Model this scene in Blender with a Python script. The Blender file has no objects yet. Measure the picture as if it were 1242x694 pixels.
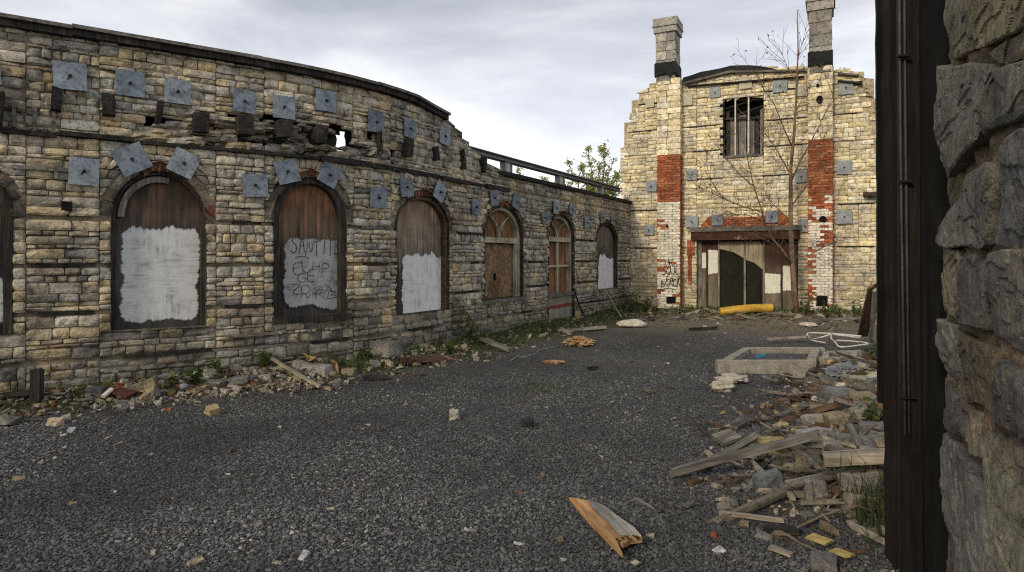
import bpy, bmesh, math, random
import numpy as np
from mathutils import Vector, Matrix, noise

R = math.radians
F, CX, HOR, EYE = 800.0, 621.0, 313.0, 1.75      # focal length and horizon of the photograph, in its pixels
SC = bpy.context.scene
COL = SC.collection
rg = random.Random(11)

# ------------------------------------------------------------------ materials
def new_mat(name):
    m = bpy.data.materials.new(name); m.use_nodes = True
    nt = m.node_tree; nt.nodes.clear()
    out = nt.nodes.new('ShaderNodeOutputMaterial'); b = nt.nodes.new('ShaderNodeBsdfPrincipled')
    nt.links.new(b.outputs[0], out.inputs[0])
    b.inputs['Roughness'].default_value = .9
    b.inputs['Specular IOR Level'].default_value = .25
    return m, nt, b

def nd(nt, t, **kw):
    n = nt.nodes.new(t)
    for k, v in kw.items():
        if hasattr(n, k): setattr(n, k, v)
        else: n.inputs[k].default_value = v
    return n

def ramp(nt, fac, stops):
    r = nt.nodes.new('ShaderNodeValToRGB')
    el = r.color_ramp.elements
    while len(el) < len(stops): el.new(.5)
    for e, (p, c) in zip(el, stops):
        e.position = p; e.color = (*c, 1) if len(c) == 3 else c
    nt.links.new(fac, r.inputs[0]); return r.outputs[0]

def mixc(nt, fac, a, b, mode='MIX'):
    m = nt.nodes.new('ShaderNodeMix'); m.data_type = 'RGBA'; m.blend_type = mode
    for sock, v in ((m.inputs[0], fac), (m.inputs[6], a), (m.inputs[7], b)):
        if hasattr(v, 'is_linked') or hasattr(v, 'links'): nt.links.new(v, sock)
        else: sock.default_value = v if not isinstance(v, tuple) else ((*v, 1) if len(v) == 3 else v)
    return m.outputs[2]

def texnoise(nt, vec, scale, detail=4, rough=.6, dist=0):
    n = nd(nt, 'ShaderNodeTexNoise'); n.inputs['Scale'].default_value = scale
    n.inputs['Detail'].default_value = detail; n.inputs['Roughness'].default_value = rough
    n.inputs['Distortion'].default_value = dist
    if vec is not None: nt.links.new(vec, n.inputs['Vector'])
    return n.outputs[0]

def objco(nt, scale=(1, 1, 1)):
    t = nt.nodes.new('ShaderNodeTexCoord'); m = nt.nodes.new('ShaderNodeMapping')
    m.inputs['Scale'].default_value = scale
    nt.links.new(t.outputs['Object'], m.inputs[0]); return m.outputs[0]

def bump(nt, bsdf, h, strength, dist):
    b = nt.nodes.new('ShaderNodeBump'); b.inputs['Strength'].default_value = strength
    b.inputs['Distance'].default_value = dist
    nt.links.new(h, b.inputs['Height']); nt.links.new(b.outputs[0], bsdf.inputs['Normal'])

def mat_stone(name, s=1.0, stain=.55, bumpd=.02, warm=(1.25, 1.08, .8)):
    m, nt, b = new_mat(name)
    at_ = nt.nodes.new('ShaderNodeAttribute'); at_.attribute_name = 'Col'
    co = objco(nt)
    n1 = texnoise(nt, co, 9*s, 6, .7); n2 = texnoise(nt, co, 1.3*s, 5, .65); n3 = texnoise(nt, co, 45*s, 3, .7)
    g1 = ramp(nt, n1, [(.34, (.42, .41, .40)), (.47, (.98, .98, .98)), (.68, (1.42, 1.38, 1.3))])
    c = mixc(nt, 1.0, at_.outputs[0], g1, 'MULTIPLY')
    g2 = ramp(nt, n2, [(.36, (1-stain, 1-stain, 1.02-stain)), (.56, (1, 1, 1)), (.72, warm)])
    c = mixc(nt, 1.0, c, g2, 'MULTIPLY')
    g3 = ramp(nt, n3, [(.34, (.6, .6, .6)), (.62, (1.2, 1.2, 1.2))])
    c = mixc(nt, .8, c, g3, 'MULTIPLY')
    nt.links.new(c, b.inputs['Base Color'])
    mx = nt.nodes.new('ShaderNodeMath'); mx.operation = 'MULTIPLY_ADD'; mx.inputs[1].default_value = .45
    nt.links.new(n3, mx.inputs[0]); nt.links.new(n1, mx.inputs[2])
    bump(nt, b, mx.outputs[0], .9, bumpd)
    return m

def mat_wood(name, c1, c2, c3, axis='z', s=1.0, bumpd=.006, rough=.85):
    m, nt, b = new_mat(name)
    k = {'x': (.9, 14, 14), 'z': (14, 14, .9)}[axis]
    co = objco(nt, tuple(q*s for q in k))
    n1 = texnoise(nt, co, 1.6, 6, .65, .6); n2 = texnoise(nt, objco(nt), 2.2*s, 4, .6)
    n3 = texnoise(nt, co, 6, 3, .6)
    c = ramp(nt, n1, [(.3, c1), (.5, c2), (.7, c3)])
    g = ramp(nt, n2, [(.35, (.55, .55, .55)), (.6, (1.1, 1.1, 1.1))])
    c = mixc(nt, 1, c, g, 'MULTIPLY')
    g = ramp(nt, n3, [(.35, (.6, .6, .6)), (.55, (1.05, 1.05, 1.05))])
    c = mixc(nt, .8, c, g, 'MULTIPLY')
    nt.links.new(c, b.inputs['Base Color']); b.inputs['Roughness'].default_value = rough
    bump(nt, b, n1, .8, bumpd)
    return m

def mat_mottle(name, c1, c2, scale=6, rough=.8, metal=0, bumpd=.004, c3=None, spec=.25):
    m, nt, b = new_mat(name)
    co = objco(nt)
    n1 = texnoise(nt, co, scale, 6, .68); n2 = texnoise(nt, co, scale*5, 4, .6)
    st = [(.32, c1), (.62, c2)] + ([(.74, c3)] if c3 else [])
    c = ramp(nt, n1, st)
    g = ramp(nt, n2, [(.3, (.72, .72, .72)), (.62, (1.12, 1.12, 1.12))])
    c = mixc(nt, .8, c, g, 'MULTIPLY')
    nt.links.new(c, b.inputs['Base Color']); b.inputs['Roughness'].default_value = rough
    b.inputs['Metallic'].default_value = metal; b.inputs['Specular IOR Level'].default_value = spec
    bump(nt, b, n2, .7, bumpd)
    return m

def mat_plate(name):
    m, nt, b = new_mat(name)
    co = objco(nt)
    v = nd(nt, 'ShaderNodeTexVoronoi'); v.inputs['Scale'].default_value = 22; nt.links.new(co, v.inputs['Vector'])
    n = texnoise(nt, co, 5, 6, .7)
    c = ramp(nt, v.outputs['Distance'], [(.0, (.13, .155, .185)), (.6, (.24, .28, .32))])
    g = ramp(nt, n, [(.34, (.5, .52, .55)), (.5, (1, 1, 1)), (.66, (1.25, 1.22, 1.2)), (.74, (1.6, 1.55, 1.45))])
    c = mixc(nt, 1, c, g, 'MULTIPLY')
    st = texnoise(nt, objco(nt, (9, 9, 1.1)), 2, 4, .6)
    c = mixc(nt, ramp(nt, st, [(.55, (0, 0, 0)), (.75, (.5, .5, .5))]), c, (.13, .10, .075))
    oi = nt.nodes.new('ShaderNodeObjectInfo')
    c = mixc(nt, 1, c, ramp(nt, oi.outputs['Random'], [(0, (.72, .74, .76)), (.5, (1, 1, 1)), (1, (1.3, 1.27, 1.2))]), 'MULTIPLY')
    nt.links.new(c, b.inputs['Base Color']); b.inputs['Metallic'].default_value = .35; b.inputs['Roughness'].default_value = .62
    bump(nt, b, n, .3, .004)
    return m

def mat_board(name, topc, midc, lowc, z0, z1, grain=1.0):
    """weathered plywood: rusty streaks running down from the head, black mould lower down"""
    m, nt, b = new_mat(name)
    tc = nt.nodes.new('ShaderNodeTexCoord'); sx = nt.nodes.new('ShaderNodeSeparateXYZ')
    nt.links.new(tc.outputs['Object'], sx.inputs[0])
    mr = nt.nodes.new('ShaderNodeMapRange'); mr.inputs[1].default_value = z0; mr.inputs[2].default_value = z1
    nt.links.new(sx.outputs[2], mr.inputs[0])
    st = texnoise(nt, objco(nt, (12*grain, 12*grain, .7)), 1.5, 6, .65, .3)
    big = texnoise(nt, objco(nt), 1.8, 4, .6)
    ad = nt.nodes.new('ShaderNodeMath'); ad.operation = 'MULTIPLY_ADD'; ad.inputs[1].default_value = .75; ad.inputs[2].default_value = -.375
    nt.links.new(st, ad.inputs[0])
    a2 = nt.nodes.new('ShaderNodeMath'); a2.operation = 'ADD'
    nt.links.new(mr.outputs[0], a2.inputs[0]); nt.links.new(ad.outputs[0], a2.inputs[1])
    c = ramp(nt, a2.outputs[0], [(.3, lowc), (.62, midc), (.95, topc)])
    g = ramp(nt, st, [(.3, (.45, .45, .45)), (.55, (1, 1, 1)), (.7, (1.5, 1.45, 1.4))])
    c = mixc(nt, 1, c, g, 'MULTIPLY')
    g = ramp(nt, big, [(.35, (.6, .6, .6)), (.6, (1.15, 1.15, 1.15))])
    c = mixc(nt, 1, c, g, 'MULTIPLY')
    nt.links.new(c, b.inputs['Base Color']); b.inputs['Roughness'].default_value = .8
    bump(nt, b, st, .5, .004)
    return m

def mat_paint(name, paint=(.62, .62, .6), grey=(.40, .40, .39), thin=.35, sc=(22, 22, 2.2), hs=(3, 3, 26)):
    """brushed white paint: the Col attribute holds the distance to the painted edge (R) and which way the strokes run (G);
    bristle streaks break up the edge and let the board show through where the coat is thin"""
    m, nt, b = new_mat(name)
    at_ = nt.nodes.new('ShaderNodeAttribute'); at_.attribute_name = 'Col'
    sp = nt.nodes.new('ShaderNodeSeparateColor'); nt.links.new(at_.outputs[0], sp.inputs[0])
    nv = texnoise(nt, objco(nt, sc), 1.0, 4, .7, .2); nh = texnoise(nt, objco(nt, hs), 1.0, 4, .7, .2); nb = texnoise(nt, objco(nt), 6, 5, .65)
    nn = mixc(nt, sp.outputs[1], nv, nh)
    a = nt.nodes.new('ShaderNodeMath'); a.operation = 'MULTIPLY_ADD'; a.inputs[1].default_value = .8; nt.links.new(nn, a.inputs[0]); nt.links.new(sp.outputs[0], a.inputs[2])
    mr = nt.nodes.new('ShaderNodeMapRange'); mr.inputs[1].default_value = .80; mr.inputs[2].default_value = 1.02; nt.links.new(a.outputs[0], mr.inputs[0])
    q = nt.nodes.new('ShaderNodeMath'); q.operation = 'MULTIPLY_ADD'; q.inputs[1].default_value = .6; nt.links.new(nb, q.inputs[0])
    q2 = nt.nodes.new('ShaderNodeMath'); q2.operation = 'MULTIPLY'; q2.inputs[1].default_value = .5; nt.links.new(nn, q2.inputs[0]); nt.links.new(q2.outputs[0], q.inputs[2])
    c = ramp(nt, q.outputs[0], [(.38, grey), (.60, paint)])
    cov = ramp(nt, q.outputs[0], [(.30, (1-thin,)*3), (.5, (1, 1, 1))])
    al = nt.nodes.new('ShaderNodeMath'); al.operation = 'MULTIPLY'; nt.links.new(mr.outputs[0], al.inputs[0]); nt.links.new(cov, al.inputs[1])
    nt.links.new(c, b.inputs['Base Color']); b.inputs['Roughness'].default_value = .75; nt.links.new(al.outputs[0], b.inputs['Alpha'])
    return m

def mat_leaf(name, trans=.35):
    m, nt, b = new_mat(name)
    at_ = nt.nodes.new('ShaderNodeAttribute'); at_.attribute_name = 'Col'
    nt.links.new(at_.outputs[0], b.inputs['Base Color'])
    tr = nt.nodes.new('ShaderNodeBsdfTranslucent'); nt.links.new(at_.outputs[0], tr.inputs[0])
    mx = nt.nodes.new('ShaderNodeMixShader'); mx.inputs[0].default_value = trans
    nt.links.new(b.outputs[0], mx.inputs[1]); nt.links.new(tr.outputs[0], mx.inputs[2])
    nt.links.new(mx.outputs[0], nt.nodes['Material Output'].inputs[0])
    b.inputs['Roughness'].default_value = .6
    return m

def mat_ground():
    m, nt, b = new_mat('gravel_ground')
    co = objco(nt)
    v = nd(nt, 'ShaderNodeTexVoronoi'); v.inputs['Scale'].default_value = 38; nt.links.new(co, v.inputs['Vector'])
    v2 = nd(nt, 'ShaderNodeTexVoronoi'); v2.inputs['Scale'].default_value = 85; nt.links.new(co, v2.inputs['Vector'])
    n = texnoise(nt, co, .5, 5, .6); n2 = texnoise(nt, co, 25, 4, .7)
    sep = nt.nodes.new('ShaderNodeSeparateColor'); nt.links.new(v.outputs['Color'], sep.inputs[0])
    sep2 = nt.nodes.new('ShaderNodeSeparateColor'); nt.links.new(v2.outputs['Color'], sep2.inputs[0])
    c = ramp(nt, sep.outputs[0], [(.0, (.03, .03, .03)), (.5, (.065, .064, .063)), (.86, (.115, .112, .108)), (.97, (.19, .185, .175)), (1, (.34, .33, .30))])
    cb = ramp(nt, sep2.outputs[0], [(.0, (.03, .03, .03)), (.6, (.08, .079, .078)), (.95, (.15, .145, .138)), (1, (.4, .38, .34))])
    c = mixc(nt, .5, c, cb)
    g = ramp(nt, n, [(.3, (.62, .62, .63)), (.5, (.9, .9, .9)), (.7, (1.25, 1.22, 1.18))])
    c = mixc(nt, 1, c, g, 'MULTIPLY')
    at_ = nt.nodes.new('ShaderNodeAttribute'); at_.attribute_name = 'Col'     # R dirt, G moss, B dust with sunlit paleness painted in
    sp = nt.nodes.new('ShaderNodeSeparateColor'); nt.links.new(at_.outputs[0], sp.inputs[0])
    dirt = ramp(nt, n2, [(.3, (.03, .022, .015)), (.5, (.075, .055, .037)), (.75, (.2, .165, .12))])
    moss = ramp(nt, n2, [(.3, (.018, .026, .010)), (.6, (.05, .062, .022))])
    def soft(s):
        mm = nt.nodes.new('ShaderNodeMath'); mm.operation = 'MULTIPLY_ADD'; mm.inputs[1].default_value = 2.2; mm.inputs[2].default_value = -1.25
        nt.links.new(n2, mm.inputs[0])
        m3 = nt.nodes.new('ShaderNodeMath'); m3.operation = 'MULTIPLY_ADD'; m3.inputs[1].default_value = 1.9; m3.use_clamp = True
        nt.links.new(s, m3.inputs[0]); nt.links.new(mm.outputs[0], m3.inputs[2]); return m3.outputs[0]
    sunlit_dust = ramp(nt, n2, [(.3, (.075, .062, .046)), (.5, (.17, .145, .105)), (.7, (.34, .30, .225))])  # dusty gravel tones, paled to carry the sunlit strip
    c = mixc(nt, soft(sp.outputs[2]), c, sunlit_dust)
    c = mixc(nt, soft(sp.outputs[0]), c, dirt); c = mixc(nt, soft(sp.outputs[1]), c, moss)
    nt.links.new(c, b.inputs['Base Color']); b.inputs['Roughness'].default_value = .85
    mx = nt.nodes.new('ShaderNodeMath'); mx.operation = 'MULTIPLY_ADD'; mx.inputs[1].default_value = -.8
    nt.links.new(v.outputs['Distance'], mx.inputs[0]); nt.links.new(n2, mx.inputs[2])
    bump(nt, b, mx.outputs[0], 1.0, .03)
    return m

def mat_chip():
    m, nt, b = new_mat('gravel_chip')
    at_ = nt.nodes.new('ShaderNodeAttribute'); at_.attribute_type = 'INSTANCER'; at_.attribute_name = 'tone'
    c = ramp(nt, at_.outputs['Fac'], [(0, (.034, .0335, .033)), (.42, (.084, .0835, .083)), (.78, (.146, .145, .142)), (.95, (.21, .205, .195)), (.99, (.32, .30, .26)), (1, (.5, .48, .44))])
    n = texnoise(nt, objco(nt), 3, 3, .6)
    c = mixc(nt, .7, c, ramp(nt, n, [(.3, (.6, .6, .6)), (.65, (1.25, 1.25, 1.25))]), 'MULTIPLY')
    nt.links.new(c, b.inputs['Base Color']); b.inputs['Roughness'].default_value = .8
    return m

M = {}
M['stone'] = mat_stone('limestone')
M['pale_stone'] = mat_stone('yellow_limestone', stain=.28, warm=(1.12, 1.05, .9))
M['near_stone'] = mat_stone('grey_limestone', 2.4, .45, .018, (1.2, 1.1, .92))
M['brick'] = mat_stone('brick', 2, .3)
M['paintbrick'] = mat_stone('whitewashed_brick', 2, .12, .008, (1.05, 1.02, .97))
M['plate'] = mat_plate('galvanised_steel')
M['iron'] = mat_mottle('dark_iron', (.012, .012, .013), (.035, .032, .03), 9, .6, .4)
M['rust'] = mat_mottle('rusty_steel', (.028, .016, .011), (.085, .038, .022), 3.2, .85, c3=(.50, .43, .29))
M['steel'] = mat_mottle('painted_steel', (.15, .165, .18), (.24, .255, .27), 5, .55, .3)
M['tar'] = mat_mottle('tar_paper', (.008, .008, .009), (.02, .02, .02), 5, .75, bumpd=.02)
M['greywood'] = mat_wood('grey_wood', (.075, .068, .058), (.17, .155, .13), (.30, .275, .235), 'x')
M['palewood'] = mat_wood('pale_wood', (.16, .13, .09), (.36, .31, .23), (.50, .45, .36), 'x')
M['darkwood'] = mat_wood('dark_wood', (.012, .010, .009), (.03, .026, .022), (.075, .062, .05), 'x')
M['brownwood'] = mat_wood('brown_wood', (.035, .022, .014), (.10, .062, .038), (.20, .13, .08), 'x')
M['darkpost'] = mat_wood('dark_post_wood', (.008, .0075, .007), (.020, .017, .015), (.045, .032, .026), 'z', .8)
M['blackpost'] = mat_wood('black_post_wood', (.003, .003, .003), (.008, .0075, .007), (.016, .0145, .0135), 'z', .8)
M['redpost'] = mat_wood('red_brown_post', (.006, .005, .0045), (.016, .010, .008), (.036, .02, .015), 'z', .8)
M['trim'] = mat_wood('grey_trim', (.10, .09, .075), (.24, .22, .19), (.40, .37, .32), 'z')
M['darktrim'] = mat_wood('dark_trim', (.018, .016, .014), (.045, .038, .032), (.11, .09, .07), 'z')
M['cream'] = mat_wood('cream_trim', (.22, .17, .11), (.46, .40, .29), (.58, .53, .42), 'z')
M['ply'] = mat_wood('orange_plywood', (.10, .045, .02), (.26, .125, .056), (.42, .25, .13), 'z', .5)
M['plybrown'] = mat_wood('brown_plywood', (.08, .045, .026), (.24, .145, .08), (.40, .28, .17), 'x', .5)
M['doorwood'] = mat_board('door_ply', (.085, .030, .017), (.10, .055, .034), (.20, .165, .115), .2, 2.6)
M['doorpale'] = mat_wood('bare_plywood', (.26, .20, .13), (.42, .34, .23), (.52, .44, .31), 'z', .4)
M['void'] = mat_mottle('dark_interior', (.004, .004, .004), (.012, .011, .010), 3, 1)
M['doorwhite'] = mat_paint('white_door_paint', (.80, .77, .66), (.66, .62, .5), .15, (14, 14, 3), (3, 3, 20))
M['glassdark'] = mat_mottle('dark_glass', (.010, .009, .006), (.026, .022, .014), 1.5, .7, spec=.12)
M['white1'] = mat_paint('white_roller_paint', (.66, .66, .64), (.40, .40, .385), .3)
M['white2'] = mat_paint('thin_grey_paint', (.42, .42, .40), (.22, .22, .21), .75, (30, 30, 1.6))
M['white3'] = mat_paint('white_brush_paint', (.78, .78, .75), (.52, .52, .50), .25)
M['ink'] = mat_mottle('black_spray_paint', (.012, .012, .012), (.055, .055, .055), 14, .6)
M['concrete'] = mat_mottle('concrete', (.17, .155, .125), (.33, .305, .245), 5, .92, c3=(.42, .39, .32), bumpd=.01)
M['chimney'] = mat_stone('chimney_stone', 1.4, .4)
M['yellow'] = mat_wood('yellow_paint', (.45, .24, .03), (.62, .37, .05), (.70, .47, .10), 'x')
M['bag'] = mat_mottle('dirty_plastic', (.26, .23, .17), (.50, .46, .37), 9, .5, spec=.4, bumpd=.01)
M['sack'] = mat_mottle('white_sack', (.42, .38, .29), (.66, .61, .50), 6, .7, bumpd=.01)
M['card'] = mat_mottle('orange_card', (.20, .11, .055), (.44, .29, .155), 7, .8, c3=(.58, .46, .31))
M['cardyellow'] = mat_mottle('yellow_card', (.28, .20, .06), (.46, .35, .13), 8, .7)
M['carddark'] = mat_mottle('dark_card', (.035, .028, .012), (.07, .055, .025), 8, .8)
M['whitepipe'] = mat_mottle('white_pipe', (.46, .42, .34), (.68, .65, .58), 8, .5)
M['blue'] = mat_mottle('blue_plastic', (.02, .12, .22), (.04, .22, .36), 8, .5)
M['greycloth'] = mat_mottle('grey_sheet', (.10, .105, .115), (.25, .26, .275), 9, .7, bumpd=.012)
M['redsheet'] = mat_mottle('red_brown_sheet', (.045, .016, .012), (.095, .036, .026), 8, .75)
M['bark'] = mat_wood('young_bark', (.09, .058, .038), (.20, .135, .09), (.30, .215, .145), 'z', 1.5)
M['twig'] = mat_mottle('twig_bark', (.07, .052, .036), (.17, .13, .09), 10, .85)
M['leaf'] = mat_leaf('leaf', .5)
M['grass'] = mat_leaf('grass_blade', .25)
M['debris'] = mat_stone('debris', 3, .35, .008, (1.1, 1.05, .95))
M['rock'] = mat_stone('loose_stone', 2.6, .45, .014)
M['ground'] = mat_ground()
M['chip'] = mat_chip()

# ------------------------------------------------------------------ helpers
class MB:
    """collects vertices, faces and one colour per vertex; build() links ONE mesh object"""
    def __init__(s): s.v = []; s.f = []; s.c = []
    def add(s, vs, fs, col=(.5, .5, .5)):
        o = len(s.v); s.v += [tuple(p) for p in vs]; s.c += [col]*len(vs)
        s.f += [tuple(i+o for i in f) for f in fs]
    def build(s, name, mat, parent=None, smooth=False, origin=None):
        me = bpy.data.meshes.new(name)
        vs = s.v
        if origin is not None:
            o = Vector(origin); vs = [tuple(Vector(p)-o) for p in vs]
        me.from_pydata(vs, [], s.f)
        a = me.attributes.new('Col', 'FLOAT_COLOR', 'POINT')
        cc = np.ones((len(vs), 4), np.float32); cc[:, :3] = np.array(s.c, np.float32).reshape(-1, 3)
        a.data.foreach_set('color', cc.ravel())
        if smooth: me.polygons.foreach_set('use_smooth', [True]*len(me.polygons))
        me.materials.append(mat); me.update()
        ob = bpy.data.objects.new(name, me); COL.objects.link(ob)
        if origin is not None: ob.location = origin
        if parent is not None: ob.parent = parent
        return ob

BOXF = [(0, 3, 2, 1), (4, 5, 6, 7), (0, 1, 5, 4), (1, 2, 6, 5), (2, 3, 7, 6), (3, 0, 4, 7)]

def tag(o, label=None, cat=None, group=None, kind=None):
    if label: o['label'] = label
    if cat: o['category'] = cat
    if group: o['group'] = group
    if kind: o['kind'] = kind
    return o

def empty(name, loc, label, cat, group=None, kind="thing"):
    o = bpy.data.objects.new(name, None); COL.objects.link(o); o.location = loc
    o.empty_display_size = .2
    return tag(o, label, cat, group, kind)

def keep(o, parent):
    """parent o without moving it (all empties here are unrotated)"""
    o.parent = parent; o.matrix_parent_inverse = Matrix.Translation(-Vector(parent.location)); return o

def sub(o, parent): o.parent = parent; return o

def fbm(p, oct=3):
    a, t, q = 1.0, 0.0, Vector(p)
    for _ in range(oct):
        t += a*noise.noise(q); q = q*2.1; a *= .5
    return t

# ------------------------------------------------------------------ wall frames
class Frame:
    """a wall line in plan: P(u along, v up, d out of the wall towards the yard)"""
    def __init__(s, pts, u0=0.0):
        s.p = [Vector((a, b)) for a, b in pts]; s.u = [u0]
        for a, b in zip(s.p, s.p[1:]): s.u.append(s.u[-1]+(b-a).length)
        n = len(s.p); s.t = []
        for i in range(n):
            s.t.append((s.p[min(i+1, n-1)]-s.p[max(i-1, 0)]).normalized())
    def loc(s, u):
        i = 0
        while i < len(s.u)-2 and u > s.u[i+1]: i += 1
        f = (u-s.u[i])/(s.u[i+1]-s.u[i])
        q = s.p[i].lerp(s.p[i+1], f) if 0 <= f <= 1 else s.p[i]+(s.p[i+1]-s.p[i])*f
        g = min(max(f, 0), 1); t = (s.t[i]*(1-g)+s.t[i+1]*g).normalized()
        return q, t, Vector((t.y, -t.x))
    def P(s, u, v, d=0.0):
        q, t, n = s.loc(u)
        return Vector((q.x+n.x*d, q.y+n.y*d, v))
    def u_of(s, px):
        k = (px-CX)/F; n = len(s.p); best = None
        for i in range(n-1):
            a, b = s.p[i], s.p[i+1]; e = b-a
            den = e.x-k*e.y
            if abs(den) < 1e-9: continue
            f = (k*a.y-a.x)/den
            lo = -1e9 if i == 0 else -1e-6; hi = 1e9 if i == n-2 else 1+1e-6
            if lo <= f <= hi and (a+e*f).y > .3: best = s.u[i]+f*e.length
        return best
    def uv(s, px, py, d=0.0):
        u = s.u_of(px)
        if d:                                       # shift along the wall for something set back or proud of it
            for _ in range(6):
                q = s.P(u, 0, d); e = (px-CX)-q.x/q.y*F
                q2 = s.P(u+.01, 0, d); g = (q2.x/q2.y-q.x/q.y)*F/.01
                u += e/g
        q = s.P(u, 0, d)
        return u, EYE+(HOR-py)*q.y/F
    def rot(s, u):
        q, t, n = s.loc(u); return math.atan2(t.y, t.x)

# left wall: two straight runs meeting in a shallow bend near the third boarded arch
A0 = Vector((-6.04, 7.78)); da = Vector((.814, .581)); db = Vector((.480, .877)); CB = Vector((4.0, 22.2))
K = A0+da*4.33
pts = [tuple(K-da*9), tuple(K-da*1.3)]
for i in range(1, 8):
    f = i/8; a, b = K-da*1.3, K+db*1.3
    pts.append(tuple(a*(1-f)**2+K*2*f*(1-f)+b*f*f))
pts += [tuple(K+db*1.3), tuple(CB)]
LW = Frame(pts, -9.0)
# gable wall: starts behind the end of the left wall
dg = Vector((math.cos(R(-26)), math.sin(R(-26))))
G0 = CB+Vector((-.1, .05))
GW = Frame([tuple(G0-dg*1.0), tuple(G0+dg*9)], -1.0)
# right door jamb close to the camera
NW = Frame([(2.02, 3.10), (1.28, 1.50), (.95, .75)], 0.0)     # running towards the camera
def NP(u, v, d=0): return NW.P(u, v, -d)                       # its yard side is the other hand

def fbox(mb, fr, u0, u1, v0, v1, d0, d1, col=(.5, .5, .5), n=1):
    for i in range(n):
        a = u0+(u1-u0)*i/n; b = u0+(u1-u0)*(i+1)/n
        vs = [fr.P(a, v0, d0), fr.P(b, v0, d0), fr.P(b, v0, d1), fr.P(a, v0, d1),
              fr.P(a, v1, d0), fr.P(b, v1, d0), fr.P(b, v1, d1), fr.P(a, v1, d1)]
        mb.add(vs, BOXF, col)

def stone(mb, P, quad, d0, depth, col, r, nu, nv, bulge=.02, amp=.012, edge=.006, freq=9.0, facet=.0, sharp=4, layers=0.0, cmin=.25):
    """one rough-faced block filling the (u,v) quad bl, br, tr, tl"""
    (a, b), (c, d), (e, f), (g, h) = quad
    tilt_u = r.uniform(-.012, .012); tilt_v = r.uniform(-.012, .012); sd = r.uniform(0, 99)
    cut = [r.uniform(0, .10) for _ in range(4)]
    pl = [(r.uniform(-1, 1), r.uniform(-1, 1), r.uniform(cmin, cmin+.65)) for _ in range(7)] if facet else []
    vs, cs = [], []
    N, Q = nu+2, nv+2
    for j in range(Q):
        for i in range(N):
            s = min(max((i-1)/(nu-1), 0), 1); t = min(max((j-1)/(nv-1), 0), 1)
            ring = i in (0, N-1) or j in (0, Q-1)
            # round the corners off
            ss, tt = s*2-1, t*2-1
            k = abs(ss*tt)**6*cut[(1 if ss > 0 else 0)+(2 if tt > 0 else 0)]
            ss *= 1-k; tt *= 1-k*1.2
            s2, t2 = (ss+1)/2, (tt+1)/2
            u = (a*(1-s2)+c*s2)*(1-t2)+(g*(1-s2)+e*s2)*t2
            v = (b*(1-s2)+d*s2)*(1-t2)+(h*(1-s2)+f*s2)*t2
            p0 = Vector((u*freq*.5+sd, v*freq, sd))
            u += noise.noise(p0*.9+Vector((3, 9, 1)))*edge*1.6; v += noise.noise(p0*.9)*edge
            if ring: dd = d0-depth
            else:
                dd = d0+bulge*(1-abs(ss)**sharp)*(1-abs(tt)**sharp)-bulge*.5+fbm(p0, 3)*amp+tilt_u*ss+tilt_v*tt
                if pl: dd += facet*min(0, min(c0-a0*ss-b0*tt for a0, b0, c0 in pl))
                if layers: dd += layers*math.floor(3.2*noise.noise(p0*.45)+1.5*noise.noise(p0*1.3)+.5)/3
            vs.append(P(u, v, dd))
            kk = 1+.25*noise.noise(p0*.5+Vector((7, 0, 0)))
            cs.append((col[0]*kk, col[1]*kk, col[2]*kk))
    o = len(mb.v); mb.v += [tuple(p) for p in vs]; mb.c += cs
    for j in range(Q-1):
        for i in range(N-1):
            mb.f.append((o+j*N+i, o+j*N+i+1, o+(j+1)*N+i+1, o+(j+1)*N+i))

class Opening:
    def __init__(s, u0, u1, v0, vs, top, ring=.2):
        s.u0, s.u1, s.v0, s.vs, s.top, s.ring = u0, u1, v0, vs, top, ring
        s.uc = (u0+u1)/2; s.hw = (u1-u0)/2
    def half(s, v, extra=0.0):
        if v <= s.vs: return s.hw+(extra if extra else 0)
        q = (v-s.vs)/(s.top+extra-s.vs)
        return 0.0 if q >= 1 else (s.hw+extra)*math.sqrt(1-q*q)
    def outline(s, inset=0.0, n=18):
        pts = [(s.u0+inset, s.v0), (s.u0+inset, s.vs)]
        for i in range(1, n):
            a = math.pi*(1-i/n)
            pts.append((s.uc+(s.hw-inset)*math.cos(a), s.vs+(s.top-inset-s.vs)*math.sin(a)))
        pts += [(s.u1-inset, s.vs), (s.u1-inset, s.v0)]
        return pts

def arch_band(mb, fr, op, in0, in1, d0, d1, col=(.5, .5, .5), n=18, sill=True):
    """frame that follows the jambs and the arch between two insets"""
    A, B = op.outline(in0, n), op.outline(in1, n)
    m = len(A)
    vs = []
    for (u, v), (w, x) in zip(A, B):
        vs += [fr.P(u, v, d0), fr.P(w, x, d0), fr.P(w, x, d1), fr.P(u, v, d1)]
    fs = []
    for i in range(m-1):
        a = i*4; b = a+4
        for k in range(4):
            fs.append((a+k, b+k, b+(k+1) % 4, a+(k+1) % 4))
    fs += [(0, 1, 2, 3), (4*m-1, 4*m-2, 4*m-3, 4*m-4)]
    mb.add(vs, fs, col)

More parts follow.
